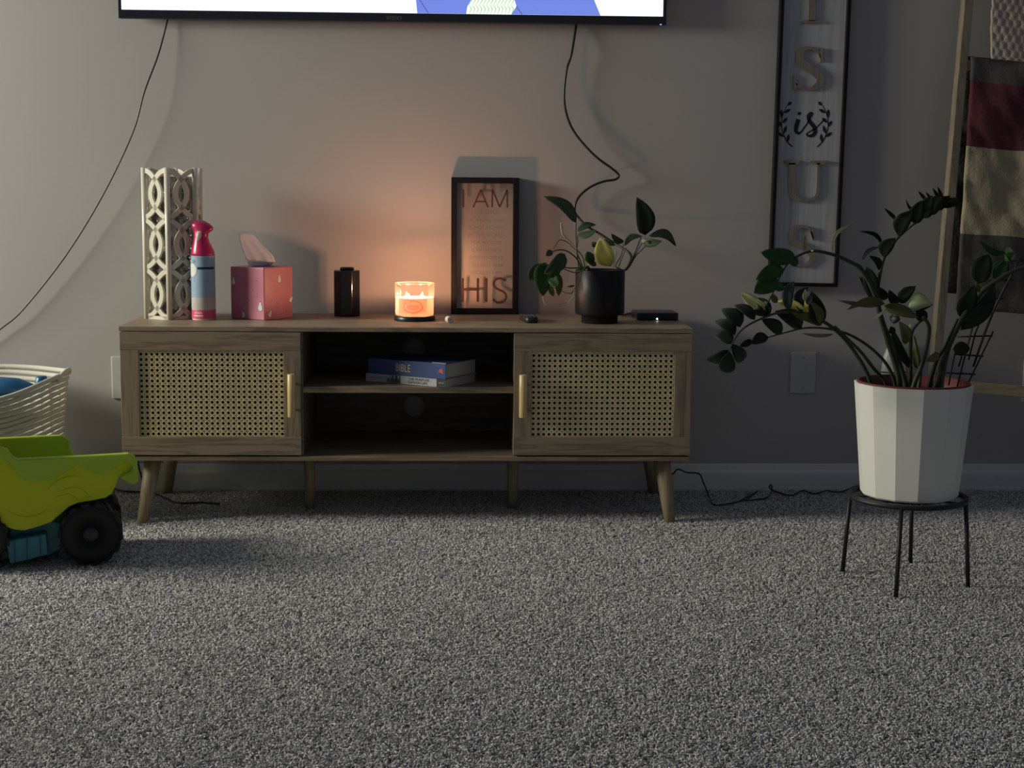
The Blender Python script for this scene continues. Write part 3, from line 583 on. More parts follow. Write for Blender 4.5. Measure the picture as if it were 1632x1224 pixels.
def stem(t,pts,radii,col='k',sp=5,name='stem'):
    q=[P(x,y,Y)-t.location for x,y,Y in pts]; rr=radii if isinstance(radii,list) else [radii]*len(q)
    return MB().tube(q,rr,n=8,smoothpath=sp).build(name,G[col],t)
def lin(a,b,n): return [a+(b-a)*i/(n-1) for i in range(n)]

# potted vine on the tv stand
def potted_vine():
    cy=-.272; b=Z(955,517,TZ); c=V((P(956,470,cy).x,cy,TZ)); H=P(956,429.5,cy).z-TZ; R=.0630
    t=thing('potted_vine',c,'trailing vine with one yellow leaf in a matte black stepped pot on tv stand','potted plant')
    MB().lathe([(0,0),(.0455,0),(.0465,.001),(.0465,.019),(R*.97,.0225),(R,.026),(R,H-.001),(R-.001,H),(R-.004,H),(R-.005,H-.012),(0,H-.012)],n=56).build('pot',mat('pot_black',(.010,.010,.013),.42,spec=.3),t)
    MB().lathe([(0.0005,H-.0115),(R-.006,H-.0115),(R-.0062,H-.013)],n=30).build('soil',mat('soil',(.03,.022,.015),1,bump=1,bscale=200),t)
    Y=cy
    a=lambda x,y:(830+x/5.83,300+y/5.83)   # two reading scales of the photograph
    e=lambda x,y:(920+x/8.16,300+y/8.16)
    def st(f,pts,r,Ys,col='k'):
        ys=lin(Ys[0],Ys[1],len(pts)); q=[(*f(x,y),yy) for (x,y),yy in zip(pts,ys)]; return stem(t,q,lin(r[0],r[1],len(pts)),col)
    st(a,[(560,800),(535,720),(520,560),(512,430),(515,315)],(.0018,.0012),(Y,Y-.02)); leaf(t,a(515,320),a(210,75),16,Y-.02,Y-.05,'v',bend=.14,shape=.85)
    st(a,[(590,800),(560,690),(520,590),(530,500),(525,440)],(.0018,.001),(Y,Y-.03)); leaf(t,a(520,440),a(705,392),10,Y-.03,Y-.05,'v',bend=.1,roll=.3); leaf(t,a(520,405),a(700,340),9,Y-.03,Y-.02,'v',roll=.5,bend=-.1)
    st(a,[(600,780),(580,650),(510,555),(440,480),(388,425),(378,370),(375,325)],(.0016,.0022),(Y,Y-.05),'p')
    st(a,[(600,790),(580,650),(500,560),(430,500),(365,480),(330,520),(300,565)],(.0014,.0008),(Y,Y-.04))
    st(a,[(580,790),(530,670),(470,610),(420,580),(370,572),(330,578),(265,600)],(.0022,.0012),(Y,Y-.05))
    st(a,[(640,740),(600,735),(480,742),(420,738),(365,728)],(.0018,.0014),(Y-.05,Y-.08)); st(a,[(640,750),(600,745),(530,785),(450,770),(380,740)],(.0016,.001),(Y-.05,Y-.08),'k')
    leaf(t,a(290,580),a(235,630),9,Y-.05,Y-.06,'v')
    leaf(t,a(410,610),a(215,800),20,Y-.06,Y-.09,'v',bend=-.08,shape=.8); leaf(t,a(225,690),a(205,1005),26,Y-.07,Y-.10,'g',bend=.05,shape=.75,roll=.2)
    leaf(t,a(200,700),a(80,860),16,Y-.06,Y-.05,'v',roll=.3,bend=.1)
    leaf(t,a(365,735),a(255,830),11,Y-.08,Y-.10,'g',roll=.4); leaf(t,a(262,835),a(350,915),15,Y-.09,Y-.11,'g',bend=-.1); leaf(t,a(340,780),a(350,1000),11,Y-.04,Y-.03,'o',roll=.4)
    leaf(t,a(260,900),a(305,1005),8,Y-.07,Y-.06,'o'); leaf(t,a(500,905),a(430,918),3,Y-.07,Y-.07,'v')
    st(a,[(630,725),(600,735),(565,785),(545,860),(500,935),(470,980)],(.0019,.0015),(Y-.055,Y-.085),'o')
    st(a,[(500,935),(492,985),(475,1030),(438,1058)],(.0012,.0018),(Y-.085,Y-.09),'p'); st(a,[(470,978),(420,972),(360,948),(290,915)],(.0009,.0007),(Y-.085,Y-.09))
    st(a,[(205,1000),(208,1030),(218,1065),(235,1090)],(.0009,.0006),(Y-.10,Y-.10),'p'); st(a,[(438,1058),(400,1070),(350,1076)],(.0006,.0004),(Y-.09,Y-.09),'o')
    leaf(t,a(665,700),a(615,588),14,Y-.03,Y-.05,'g',shape=.9,fold=-.3); leaf(t,a(700,720),a(590,640),8,Y-.02,Y-.04,'o')
    leaf(t,e(430,1015),e(295,645),27,Y-.02,Y-.05,'y',bend=-.06,shape=1.0); leaf(t,e(250,760),e(190,700),8,Y,Y,'v'); leaf(t,e(350,665),e(490,745),8,Y-.01,Y-.01,'v')
    st(e,[(590,1060),(500,1020),(545,920),(580,850),(600,720)],(.0016,.001),(Y,Y)); leaf(t,e(605,700),e(440,590),9,Y,Y-.02,'g',bend=-.12)
    st(e,[(520,1060),(560,960),(600,860),(640,770)],(.0014,.0008),(Y,Y-.02)); leaf(t,e(610,750),e(850,625),9,Y-.02,Y-.03,'v',bend=-.22)
    st(e,[(600,1080),(660,1010),(720,900),(770,790),(830,640)],(.0019,.0013),(Y+.02,Y-.01)); st(e,[(640,1060),(690,1000),(760,880),(830,810),(900,740)],(.0019,.0013),(Y+.02,Y-.01),'o')
    st(e,[(640,1070),(700,950),(780,820),(850,700)],(.0015,.001),(Y+.02,Y-.01),'o')
    leaf(t,e(885,608),e(778,118),26,Y-.01,Y-.03,'d',bend=.10,shape=.78); leaf(t,e(930,620),e(1288,758),13,Y-.01,Y-.03,'d',bend=-.26); leaf(t,e(850,690),e(1100,690),12,Y-.02,Y-.05,'v',bend=.08,shape=.8)
    leaf(t,e(835,690),e(905,680),5,Y-.035,Y-.04,'l')
    st(e,[(465,1030),(500,900),(515,820)],(.0008,.0006),(Y,Y)); st(e,[(560,1040),(560,900),(560,800)],(.0009,.0006),(Y,Y),'p')
    st(a,[(600,780),(640,690),(600,650)],(.001,.001),(Y-.03,Y-.03),'p')
potted_vine()

# faceted planter on a black stand
PC=V((1.079,-.978,0))
ring_z=P(1448,803,PC.y-.10).z
def plant_stand():
    t=thing('plant_stand',(PC.x,PC.y,0),'round black metal plant stand with four thin legs on the carpet','plant stand'); R=.123; z=ring_z-.004
    MB().lathe([(R-.006,z-.006),(R+.001,z-.006),(R+.003,z-.003),(R+.003,z+.003),(R,z+.004),(R-.006,z+.004),(R-.006,z-.006)],n=56).build('top_ring',M_mblack,t)
    g=MB()
    for a in range(8): g.tube([(0,0,z),((R-.003)*cos(a*PI/4),(R-.003)*sin(a*PI/4),z)],.0028,n=6)
    g.lathe([(.035,z-.002),(.040,z-.002),(.040,z+.002),(.035,z+.002),(.035,z-.002)],n=30).lathe([(.078,z-.002),(.083,z-.002),(.083,z+.002),(.078,z+.002),(.078,z-.002)],n=40)
    g.build('scroll_grille',M_mblack,t)
    for fx,fy in ((.960,-.919),(1.018,-1.124),(1.139,-.826),(1.197,-1.042)):
        d=V((fx-PC.x,fy-PC.y,0)); top=d.normalized()*(R-.002); MB().tube([V((top.x,top.y,z)),V((top.x,top.y,z)).lerp(V((d.x,d.y,0)),.5),V((d.x,d.y,-.006))],.0048,n=10).build('leg',M_mblack,t)
plant_stand()
def zz_plant():
    zb=ring_z; c=V((PC.x+.002,PC.y,zb)); zt=P(1456,610,PC.y).z; H=zt-zb; R=.1235; r=.102
    t=thing('potted_zz_plant',c,'tall arching glossy leaved plant in a white faceted pot on black stand','potted plant')
    nf=14; ph=math.radians(-90-7)
    def ring(rad,z): return [(rad*cos(ph+2*PI*k/nf),rad*sin(ph+2*PI*k/nf),z) for k in range(nf)]
    m=MB(); m.rings([ring(.02,0),ring(r-.004,0),ring(r,.004),ring(R-.001,H-.003),ring(R,H),ring(R-.005,H+.0005),ring(R-.006,H-.02),ring(r-.01,H*.6)],smooth=False)
    m.build('outer_pot',mat('pot_white',(.86,.86,.80),.45),t,bevel=.001)
    ip=MB(); ip.lathe([(R-.0072,H-.02),(R-.006,H+.001),(R-.008,H+.004),(R-.013,H+.004),(R-.015,H-.035),(R-.02,H*.5)],n=48); tag(ip.build('inner_pot',mat('pot_terracotta_red',(.145,.026,.026),.6),t),'red plastic inner pot')
    MB().lathe([(.001,H-.018),(R-.016,H-.022)],n=30).build('soil',mat('soil',(.03,.022,.015),1,bump=1,bscale=200),t)
    sc=MB(); s1=P(1475,726,PC.y-.115)-c; sc.box(s1.x-.0006,s1.x+.0006,s1.y-.004,s1.y+.02,s1.z-.008,s1.z+.006); 
    Y=PC.y
    b4=lambda x,y:(1120+x/5.1,370+y/5.1); b5=lambda x,y:(1300+x/5.83,290+y/5.83); b6=lambda x,y:(1480+x/4.71,370+y/4.71); b7=lambda x,y:(1330+x/6.8,440+y/6.8)
    def st(pts,r,Ys,col='k',f=None):
        ys=lin(Ys[0],Ys[1],len(pts)); q=[(*(f(x,y) if f else (x,y)),yy) for (x,y),yy in zip(pts,ys)]; return stem(t,q,lin(r[0],r[1],len(pts)),col)
    st([(1434,622),(1432,600),(1414,541),(1403,505),(1396,475),(1374,431),(1348,414),(1325,405),(1296,400),(1273,407),(1256,419),(1243,440),(1234,462),(1221,487)],(.0062,.0013),(Y,Y-.08))
    st([(1445,622),(1440,600),(1425,555),(1409,520),(1398,475),(1401,444),(1408,413),(1420,393),(1434,376),(1454,359),(1480,341),(1502,327),(1523,322)],(.0064,.0013),(Y+.01,Y-.02))
    st([(1390,622),(1385,603),(1374,580),(1354,550),(1335,529),(1310,511),(1281,499),(1257,497),(1238,499),(1218,506),(1198,515),(1183,525),(1173,537),(1165,552),(1162,561)],(.0048,.0012),(Y-.01,Y-.12))
    st([(1428,622),(1424,603),(1411,578),(1387,554),(1361,537),(1338,528),(1312,523),(1282,523),(1256,529),(1230,536),(1204,544),(1181,551)],(.0040,.0010),(Y+.02,Y-.06))
    st([(1416,622),(1408,604),(1393,588),(1374,563),(1356,545),(1330,520)],(.0040,.0028),(Y,Y-.05))
    st([(1489,625),(1493,612),(1508,561),(1522,529),(1535,506),(1550,485),(1565,465),(1584,450),(1607,436),(1632,426),(1665,420)],(.0078,.004),(Y-.02,Y-.05))
    st([(1478,625),(1482,610),(1493,574),(1505,555),(1518,527),(1527,508)],(.0058,.0020),(Y-.03,Y-.05),'d')
    st([(1454,622),(1460,604),(1468,585),(1476,558),(1481,528),(1479,516),(1471,505)],(.0058,.0034),(Y-.05,Y-.06))
    st([(1450,622),(1451,594),(1451,565),(1453,531),(1462,516),(1474,507)],(.0046,.0032),(Y-.01,Y-.05)); st([(1463,622),(1467,590),(1462,560),(1456,535)],(.0044,.003),(Y+.03,Y+.02),'o')
    st([(1484,622),(1485,600),(1490,580),(1500,560)],(.0045,.003),(Y+.0,Y+.02),'o'); st([(1500,624),(1503,600),(1508,575),(1512,560)],(.005,.003),(Y-.03,Y+.02),'o')
    L=lambda f,b,tp,w,s,col='d',**k: leaf(t,f(*b),f(*tp),w/s,Y+k.pop('yb',-.05),Y+k.pop('yt',-.06),col,**k)
    A=lambda b,tp,w,col='d',**k: L(b4,b,tp,w,5.1,col,**k)
    B=lambda b,tp,w,col='d',**k: L(b5,b,tp,w,5.83,col,**k)
    C=lambda b,tp,w,col='d',**k: L(b6,b,tp,w,4.71,col,**k)
    D=lambda b,tp,w,col='d',**k: L(b7,b,tp,w,6.8,col,**k)
    # upper left arch
    A((750,205),(468,163),118,'g',yb=-.06,yt=-.09,bend=-.03); A((695,240),(778,235),70,'g',yt=-.03); A((655,298),(430,388),112,'g',yb=-.07,yt=-.1,bend=.04); A((612,385),(415,495),135,'g',yb=-.08,yt=-.1,bend=.05)  # brighter green puts window light shining through into the leaf colour
    A((585,470),(655,430),60,'g',yt=-.03); A((560,500),(600,575),45,'o',yt=-.03); A((520,600),(425,545),35,'o',roll=.5,yb=-.08); A((525,595),(500,560),18,'p',yb=-.08)
    A((830,150),(838,20),26,'o',yb=-.03,roll=.3); A((830,160),(905,150),14,'p',yb=-.03)
    # lower left arches
    A((520,658),(305,488),88,'o',yb=-.07,yt=-.02); A((550,662),(440,535),95,yb=-.07,yt=-.05); A((545,668),(360,640),45,'d',yb=-.07,yt=-.09); A((425,712),(255,590),72,bend=.08,yb=-.09,roll=-.6,fold=.06); A((305,772),(157,620),110,yb=-.1,bend=.1,roll=-.6,fold=.06); A((262,835),(100,718),90,yb=-.1,bend=.1,roll=-.6,fold=.06)
    A((238,910),(66,812),95,yb=-.11,bend=.1,roll=-.6,fold=.06); A((208,955),(32,1038),85,yb=-.11,bend=-.08,roll=.6,fold=.06); A((218,970),(190,1142),118,yb=-.12,shape=1.1); A((235,905),(300,1062),98,yb=-.11,bend=-.1,shape=1.1)
    A((400,880),(298,928),48,yb=-.05,roll=.2); A((530,850),(392,908),80,yb=-.05,bend=.1); A((640,828),(478,708),92,yb=-.04,bend=.1); A((800,785),(588,642),118,yb=-.03,bend=.12); A((720,660),(770,760),40,'q',yt=0,yb=0,roll=.8)
    A((1060,828),(808,822),26,'q',yb=-.04,yt=-.1,roll=.6)
    A((695,640),(742,400),82,'s',yb=-.07,yt=-.02,bend=-.1); A((800,655),(858,445),78,'d',yb=-.06,yt=-.02,bend=-.18); A((840,650),(612,560),90,'y',yb=-.06,yt=-.03); A((850,660),(790,500),95,'y',yb=-.04,yt=-.02)
    A((955,755),(880,480),115,'d',yb=-.05,yt=-.08,bend=.02); A((950,740),(880,560),60,'o',yb=-.06,yt=-.09,bend=.12); A((830,560),(835,462),34,'l',yb=-.09,yt=-.10); A((850,590),(885,505),50,'s',yb=-.095,yt=-.1); A((965,755),(740,680),75,'o',yb=-.04,yt=-.07,bend=.1); A((955,720),(988,628),28,yb=-.05)
    # tall right arch and the tuft at its foot
    B((155,655),(348,388),30,'q',yb=-.04,bend=-.20,roll=.2); B((440,810),(370,750),24,'s'); B((440,745),(445,745.5),6,'s'); B((430,730),(598,603),36,'s',bend=-.18); B((590,820),(495,685),56,bend=.2); B((618,605),(398,458),34,bend=.16,yb=-.02)
    B((628,695),(742,520),112,bend=-.12,yb=-.02,shape=1.1); B((752,350),(635,240),30,yb=-.01); B((770,502),(905,262),125,bend=-.12,yb=-.02,shape=1.1); B((930,215),(838,158),24,bend=-.15,yb=0); B((920,385),(985,170),120,bend=-.05,yb=-.02)
    B((1000,335),(1080,125),130,yb=-.02,bend=-.05); B((1060,300),(1180,118),125,yb=-.02,bend=-.1); B((1120,255),(1250,128),90,yb=-.02,bend=-.05); B((1150,225),(1362,195),48,yb=-.02); B((1180,200),(1330,145),60,yb=-.01)
    B((1015,155),(950,82),26,yb=0); B((1055,135),(1022,92),20,yb=.01); B((1150,160),(1085,52),28,yb=.0); B((1180,160),(1132,40),28,yb=0)
    B((560,1095),(475,788),118,yb=0,yt=0,shape=1.05); B((548,1108),(404,880),95,yb=.01,yt=.02,bend=.12); B((650,1092),(592,975),72,yb=-.02); B((772,1122),(678,1003),75,yb=-.03,bend=-.08); B((785,1125),(930,968),100,yb=-.03,bend=-.1)
    B((862,1182),(1082,1132),140,'l',yb=-.06,yt=-.07,bend=-.3,roll=.3,fold=-.3); B((860,1190),(1090,1136),60,'d',yb=-.05,yt=-.06)  # pale blade: the bright light on it is put into its colour
    B((645,1130),(198,1098),42,'q',yb=-.05,yt=-.12,bend=-.04); B((645,1135),(285,1190),60,'o',yb=-.05,yt=-.12,bend=.1)
    D((525,330),(905,450),110,'o',yb=-.06,yt=-.08,bend=-.05); D((880,380),(1000,470),110,'d',yb=-.05,yt=-.04); D((560,360),(400,495),26,'p',yb=-.07); D((690,300),(560,320),30,'d'); D((710,470),(600,450),90,'d',yb=-.02,yt=0)
    D((770,740),(700,490),105,'o',yb=-.06,yt=-.07,bend=.15); D((780,740),(830,500),30,'p',yb=-.06,yt=-.06,roll=.6); D((835,1010),(610,540),80,'d',yb=-.02,yt=-.03,bend=-.04); D((650,560),(590,620),60,'d')
    D((1125,830),(990,920),75,'o',yb=-.05,yt=-.07,bend=-.1); D((890,1000),(860,780),80,'o',yb=.02,yt=.02)
    # right side
    C((375,388),(448,165),128,'d',yb=-.02,yt=-.01,bend=-.06); C((250,650),(345,395),115,'d',yb=-.02); C((240,735),(492,380),105,'d',yb=-.045,yt=-.045,bend=.12); C((498,372),(590,205),88,'g',yb=-.03,yt=-.02); C((510,360),(540,200),70,'g',yb=-.02,yt=-.01)
    C((575,155),(378,58),42,'g',yb=-.03,bend=-.12); C((575,165),(660,175),90,'g',yb=-.02); C((180,880),(310,870),90,'d',yb=0,yt=0); C((640,250),(570,150),14,'g'); C((380,450),(360,370),30,'o')
    # wire trellis
    def wire(f,pts,r=.0019,Yw=-.0): MB().tube([P(*f(x,y),Y+Yw)-t.location for x,y in pts],r,n=8).build('trellis_wire',M_mblack,t)
    wire(b6,[(150,1150),(168,1050),(200,900)],Yw=.02); wire(b6,[(215,1160),(260,980),(335,690)],Yw=.02); wire(b6,[(290,1150),(385,950),(485,745)],Yw=.02)
    wire(b6,[(225,1010),(250,930)],Yw=.02); wire(b6,[(300,960),(350,760),(420,590)],Yw=.02); wire(b6,[(335,1010),(420,760),(500,560),(570,420),(640,290),(690,185)],r=.0026,Yw=.02)
    for a_,b_ in (((105,1055),(352,1067)),((195,915),(412,932)),((215,785),(480,778)),((440,495),(560,500)),((410,365),(636,358)),((600,215),(716,215))): wire(b6,[a_,b_],Yw=.023)
zz_plant()

# plug-in on the wall behind the planter
def plug_in():
    a=P(1405,592,-.03); b=P(1446,592,-.03); cx=(a.x+b.x)/2; z0=P(1425,625,-.03).z; z1=P(1425,543,-.03).z; w=(b.x-a.x)/2
    t=thing('plug_in_air_freshener',(cx,0,z0),'white plug in device on the wall seen between the plant stems','plug-in device'); h=z1-z0
    MB().loft([(0,-.022,0,w*.9,.018),(0,-.022,.006,w,.021),(0,-.022,h*.35,w,.021),(0,-.022,h*.7,w*.82,.018),(.003,-.022,h*.95,w*.5,.012),(.004,-.022,h,w*.25,.008)],n=28).build('body',mat('plug_white',(.86,.88,.84),.35),t)
    MB().loft([(0,-.022,h*.38,w*1.01,.0213),(0,-.022,h*.40,w*1.01,.0213)],n=28).build('seam',M_mblack,t)
plug_in()

# ---------------------------------------------------------------- framed wooden sign on the wall
def wall_sign():
    bl=P(1223.5,452,-.02); x0=.969; x1=1.158; z0=.566; z1=1.86; c=V(((x0+x1)/2,0,z0))
    t=thing('hanging_wood_sign',c,'tall narrow black framed whitewashed sign with wooden letters and laurel on wall','sign'); t.rotation_euler=(0,.012,0)
    hw=(x1-x0)/2; H=z1-z0; b=.0095
    fr=mat('sign_frame_black',(.006,.006,.007),.6,spec=.25)
    MB().box(-hw,-hw+b,-.028,-.002,0,H).box(hw-b,hw,-.028,-.002,0,H).box(-hw+b,hw-b,-.028,-.002,0,b).box(-hw+b,hw-b,-.028,-.002,H-b,H).build('frame',fr,t,bevel=.001)
    MB().box(-hw+b,hw-b,-.014,-.004,b,H-b).build('panel',mat('whitewash',(.52,.53,.56),.65,var=.14,vscale=6,stretch=(22,22,1.2)),t)
    lw=wood('letter_wood',(.25,.21,.175),2,dark=.8)
    YF=-.018
    ca,sa=cos(.012),sin(.012)
    def q(px,py):
        p=P(px,py,YF)-c; return (p.x*ca-p.z*sa,p.x*sa+p.z*ca)
    def m4(x,y): return q(1180+x/4.895,y/4.895)
    def m5(x,y): return q(1180+x/4.895,230+y/4.895)
    d0,d1=-.021,-.014
    def S_(f,pts,ws,serifs):
        m=MB(); m.ribbon([f(*p) for p in pts],[w_/4.895*.00169 for w_ in ws],d0,d1,sp=6)
        for s_ in serifs: m.prism([f(*p) for p in s_],d0,d1)
        m.build('letter',lw,t)
    S_(m4,[(622,455),(600,405),(540,375),(485,390),(462,440),(480,490),(540,535),(600,580),(622,625),(590,675),(530,695),(465,685),(432,650)],[8,20,22,45,58,62,66,66,62,48,24,20,8],
       [[(645,378),(630,378),(612,410),(622,485),(638,485)],[(415,590),(430,590),(445,640),(440,690),(414,700)]])
    m=MB(); 
    for s_ in ([(530,-40),(585,-40),(585,165),(530,165)],[(470,172),(500,158),(610,158),(632,170),(625,183),(472,183)]): m.prism([m4(*p) for p in s_],d0,d1)
    x,z=m4(555,-5); 
    for zz in (0,):
        m.prism([m4(*p) for p in [(530,-170),(585,-170),(585,-40),(530,-40)]],d0,d1); m.prism([m4(*p) for p in [(480,-190),(635,-190),(625,-168),(500,-168)]],d0,d1)
    m.build('letter',lw,t)
    S_(m5,[(570,740),(540,670),(490,640),(430,655),(400,710),(425,770),(500,805),(550,850),(560,890),(520,935),(465,945),(430,930)],[8,16,20,42,52,56,60,58,50,30,22,10],
       [[(572,650),(560,650),(545,685),(558,745),(572,745)],[(392,850),(405,850),(420,900),(415,945),(392,950)]])
    m=MB(); m.ribbon([m5(*p) for p in ((402,145),(402,370),(440,425),(495,437),(560,425),(600,370),(608,145))],[v*.00169/4.895 for v in (52,52,40,26,26,22,20)],d0,d1,sp=5)
    for s_ in ([(335,128),(475,128),(470,145),(440,158),(370,158),(345,145)],[(540,128),(685,128),(680,142),(650,158),(580,158),(548,145)]): m.prism([m5(*p) for p in s_],d0,d1)
    m.build('letter',lw,t)
    # letters above the picture edge (T, H) continue the word
    def blk(rects,zc):
        m=MB()
        for a,b2,c2,d2 in rects: m.box(a,b2,d0,d1,zc+c2,zc+d2)
        m.build('letter',lw,t)
    blk([(-.028,-.017,-.034,.034),(.017,.028,-.034,.034),(-.017,.017,-.004,.004),(-.034,-.010,-.036,-.032),(.010,.034,-.036,-.032),(-.034,-.010,.032,.036),(.010,.034,.032,.036)],H-.325)
    blk([(-.006,.006,-.034,.034),(-.032,.032,.028,.036),(-.014,.014,-.036,-.032)],H-.16)
    # the word "is" and two laurel sprigs
    ink=mat('sign_black_print',(.012,.012,.014),.6); e0,e1=-.0146,-.0139; U=.00169/4.895
    m=MB(); m.ribbon([m4(*p) for p in ((455,930),(440,980),(436,1020),(455,1040),(480,1025),(505,985))],[v*U for v in (34,34,30,20,12,9)],e0,e1,sp=5)
    m.prism([m4(463+14*cos(k*PI/6),885+13*sin(k*PI/6)) for k in range(12)],e0,e1); m.build('printed_word',ink,t)
    m=MB(); m.ribbon([m4(*p) for p in ((495,1005),(525,960),(545,920),(562,890),(552,880),(532,905),(545,950),(575,985),(585,1025),(568,1055),(535,1060),(520,1045),(545,1025),(590,1000),(625,965),(655,930))],[v*U for v in (9,10,12,16,16,26,30,32,34,30,18,12,9,9,9,8)],e0,e1,sp=5); m.build('printed_word',ink,t)
    for sg in (-1,1):
        def g(x,y): return m4(505+sg*(x-505),y)
        m=MB()
        # drawn for the right sprig
        m.ribbon([g(*p) for p in ((602,1145),(650,1095),(680,1020),(686,950),(672,880),(640,820))],[v*U for v in (10,8,7,6,5,4)],e0,e1,sp=5)
        for b_,tp in (((640,822),(608,793)),((668,882),(615,850)),((686,920),(688,852)),((682,960),(640,918)),((684,990),(716,942)),((670,1045),(648,978)),((668,1068),(718,1032)),((640,1110),(630,1045))):
            bx,by=b_; tx_,ty=tp; dx,dy=tx_-bx,ty-by; n=math.hypot(dx,dy); nx_,ny_=-dy/n,dx/n; w_=14
            m.prism([g(bx+dx*q_+nx_*w_*s_,by+dy*q_+ny_*w_*s_) for q_,s_ in ((0,0),(.2,.55),(.5,.95),(.8,.6),(1,0),(.8,-.6),(.5,-.95),(.2,-.55))],e0,e1)
        m.build('printed_laurel',ink,t)
wall_sign()

# ---------------------------------------------------------------- blanket ladder
def ladder():
    A=P(1485,600,-.20); B=P(1538,0,-.075); U=(B-A).normalized(); R=V((1,0,-.075)); R=(R-U*R.dot(U)).normalized(); N=R.cross(U)
    if N.y>0: N=-N
    k=A.z/U.z; base=A-U*k            # foot of the left rail on the floor
    def W(a,b,c): return base+R*a+U*b+N*c
    def LB(px,py,off=0):
        d=ray(px,py); o=base+N*off; s=((o-CAM).dot(N))/d.dot(N); p=CAM+d*s-o; return p.dot(R),p.dot(U)
    t=thing('blanket_ladder',base,'pale wooden ladder leaning on the wall at the right, holding blankets','ladder')
    wd=wood('ladder_wood',(.25,.21,.155),2,dark=.7); LN=1.62; w=.023
    for a in (0,.53): 
        m=MB(); m.prism([(a,-.006),(a+w,-.006),(a+w,LN),(a,LN)],-.035,.0,fn=lambda x,y,d:tuple(W(x,y,d))); m.build('rail',wd,t,bevel=.0015,org=base)
    b1=LB(1550,617)[1]; b2=LB(1549,104)[1]; rungs=[b1,b2,b2+.30]
    for b in rungs:
        m=MB(); m.prism([(w,b-.015),(.53,b-.015),(.53,b+.015),(w,b+.015)],-.030,-.004,fn=lambda x,y,d:tuple(W(x,y,d))); m.build('rung',wood('rung_wood',(.42,.34,.20),0,dark=.75),t,bevel=.0015,org=base)
    # striped quilt over the middle rung
    def cloth(name,label,x0,x1,btop,pts,thick,bands,mats,amp,cat,seedv,bob=0,nx=56):
        random.seed(seedv); m=MB(); rows=pts; vs=[]; 
        from mathutils import noise
        nb=len(rows)
        for (b,c,e) in rows:
            for i in range(nx+1):
                q=i/nx; x=x0+(x1-x0)*q+e*(1-q)
                s=amp*(noise.noise(V((x*9,b*7,seedv)))+.6*noise.noise(V((x*26+b*14,b*18,seedv+3)))+.35*noise.noise(V((x*50,b*60,seedv+5))))
                if bob: s+=bob*abs(sin(x*150+ (int(b*50)%2)*PI/2))*abs(sin(b*157))
                vs.append(tuple(W(x,b+.006*noise.noise(V((x*6,b,2)))*(1 if c>0 else 0),c+s)))
        o=len(m.v); m.v+=vs
        for r in range(nb-1):
            bm_=(rows[r][0]+rows[r+1][0])/2; mi=0
            for kk,lim in enumerate(bands):
                if bm_<lim and rows[r][1]>-.03: mi=kk+1
            for i in range(nx): m.f.append((r*(nx+1)+i,r*(nx+1)+i+1,(r+1)*(nx+1)+i+1,(r+1)*(nx+1)+i)); m.m.append(mi); m.sm.append(True)
        ob=m.build(name,mats,org=base); sd=ob.modifiers.new('s','SOLIDIFY'); sd.thickness=thick; sd.offset=0
        return tag(ob,label,cat)
    q1=LB(1550,134)[1]; q2=LB(1530,229)[1]; q3=LB(1521,369)[1]; q4=LB(1521,493)[1]; xl=LB(1546,100,.012)[0]; xb=LB(1520,480,.012)[0]
    rows=[(b2-.60+i*.0235,-.046,0) for i in range(26)]+[(b2+.004,-.044,0),(b2+.022,-.034,0),(b2+.026,-.016,0),(b2+.018,.006,0)]
    nfr=46; rows+= [(b2+.014-(b2+.014-q4)*i/nfr,.011+.010*(i/nfr),(xb-xl)*(i/nfr)) for i in range(1,nfr+1)]
    bump=dict(bump=.5,bscale=120)
    qm=[mat('quilt_charcoal',(.088,.082,.078),.95,**bump),mat('quilt_wine',(.115,.028,.038),.95,**bump),mat('quilt_tan',(.40,.35,.23),.95,**bump),mat('quilt_taupe',(.085,.077,.066),.95,**bump)]
    cloth('striped_quilt','wrinkled striped quilt, charcoal wine tan and taupe, folded over the ladder rung',xl+.004,.60,b2,rows,.004,(q1,q2,q3),qm,.010,'blanket',2)
    b3=b2+.30; kx=LB(1577,10,.0)[0]
    rows=[(b3-.26+i*.013,-.050,.045) for i in range(20)]+[(b3+.004,-.046,.04),(b3+.022,-.034,.025),(b3+.026,-.016,.01),(b3+.018,.006,0)]+[(b3+.010-.29*i/70,.014,.012*(i/70)**4) for i in range(1,71)]
    cloth('knit_blanket','chunky cream knitted blanket hanging over the upper rung of the ladder',kx,.60,b3,rows,.006,(),[mat('knit_cream',(.46,.40,.335),.95,bump=.5,bscale=160)],.003,'blanket',6,bob=.0042,nx=130)
ladder()

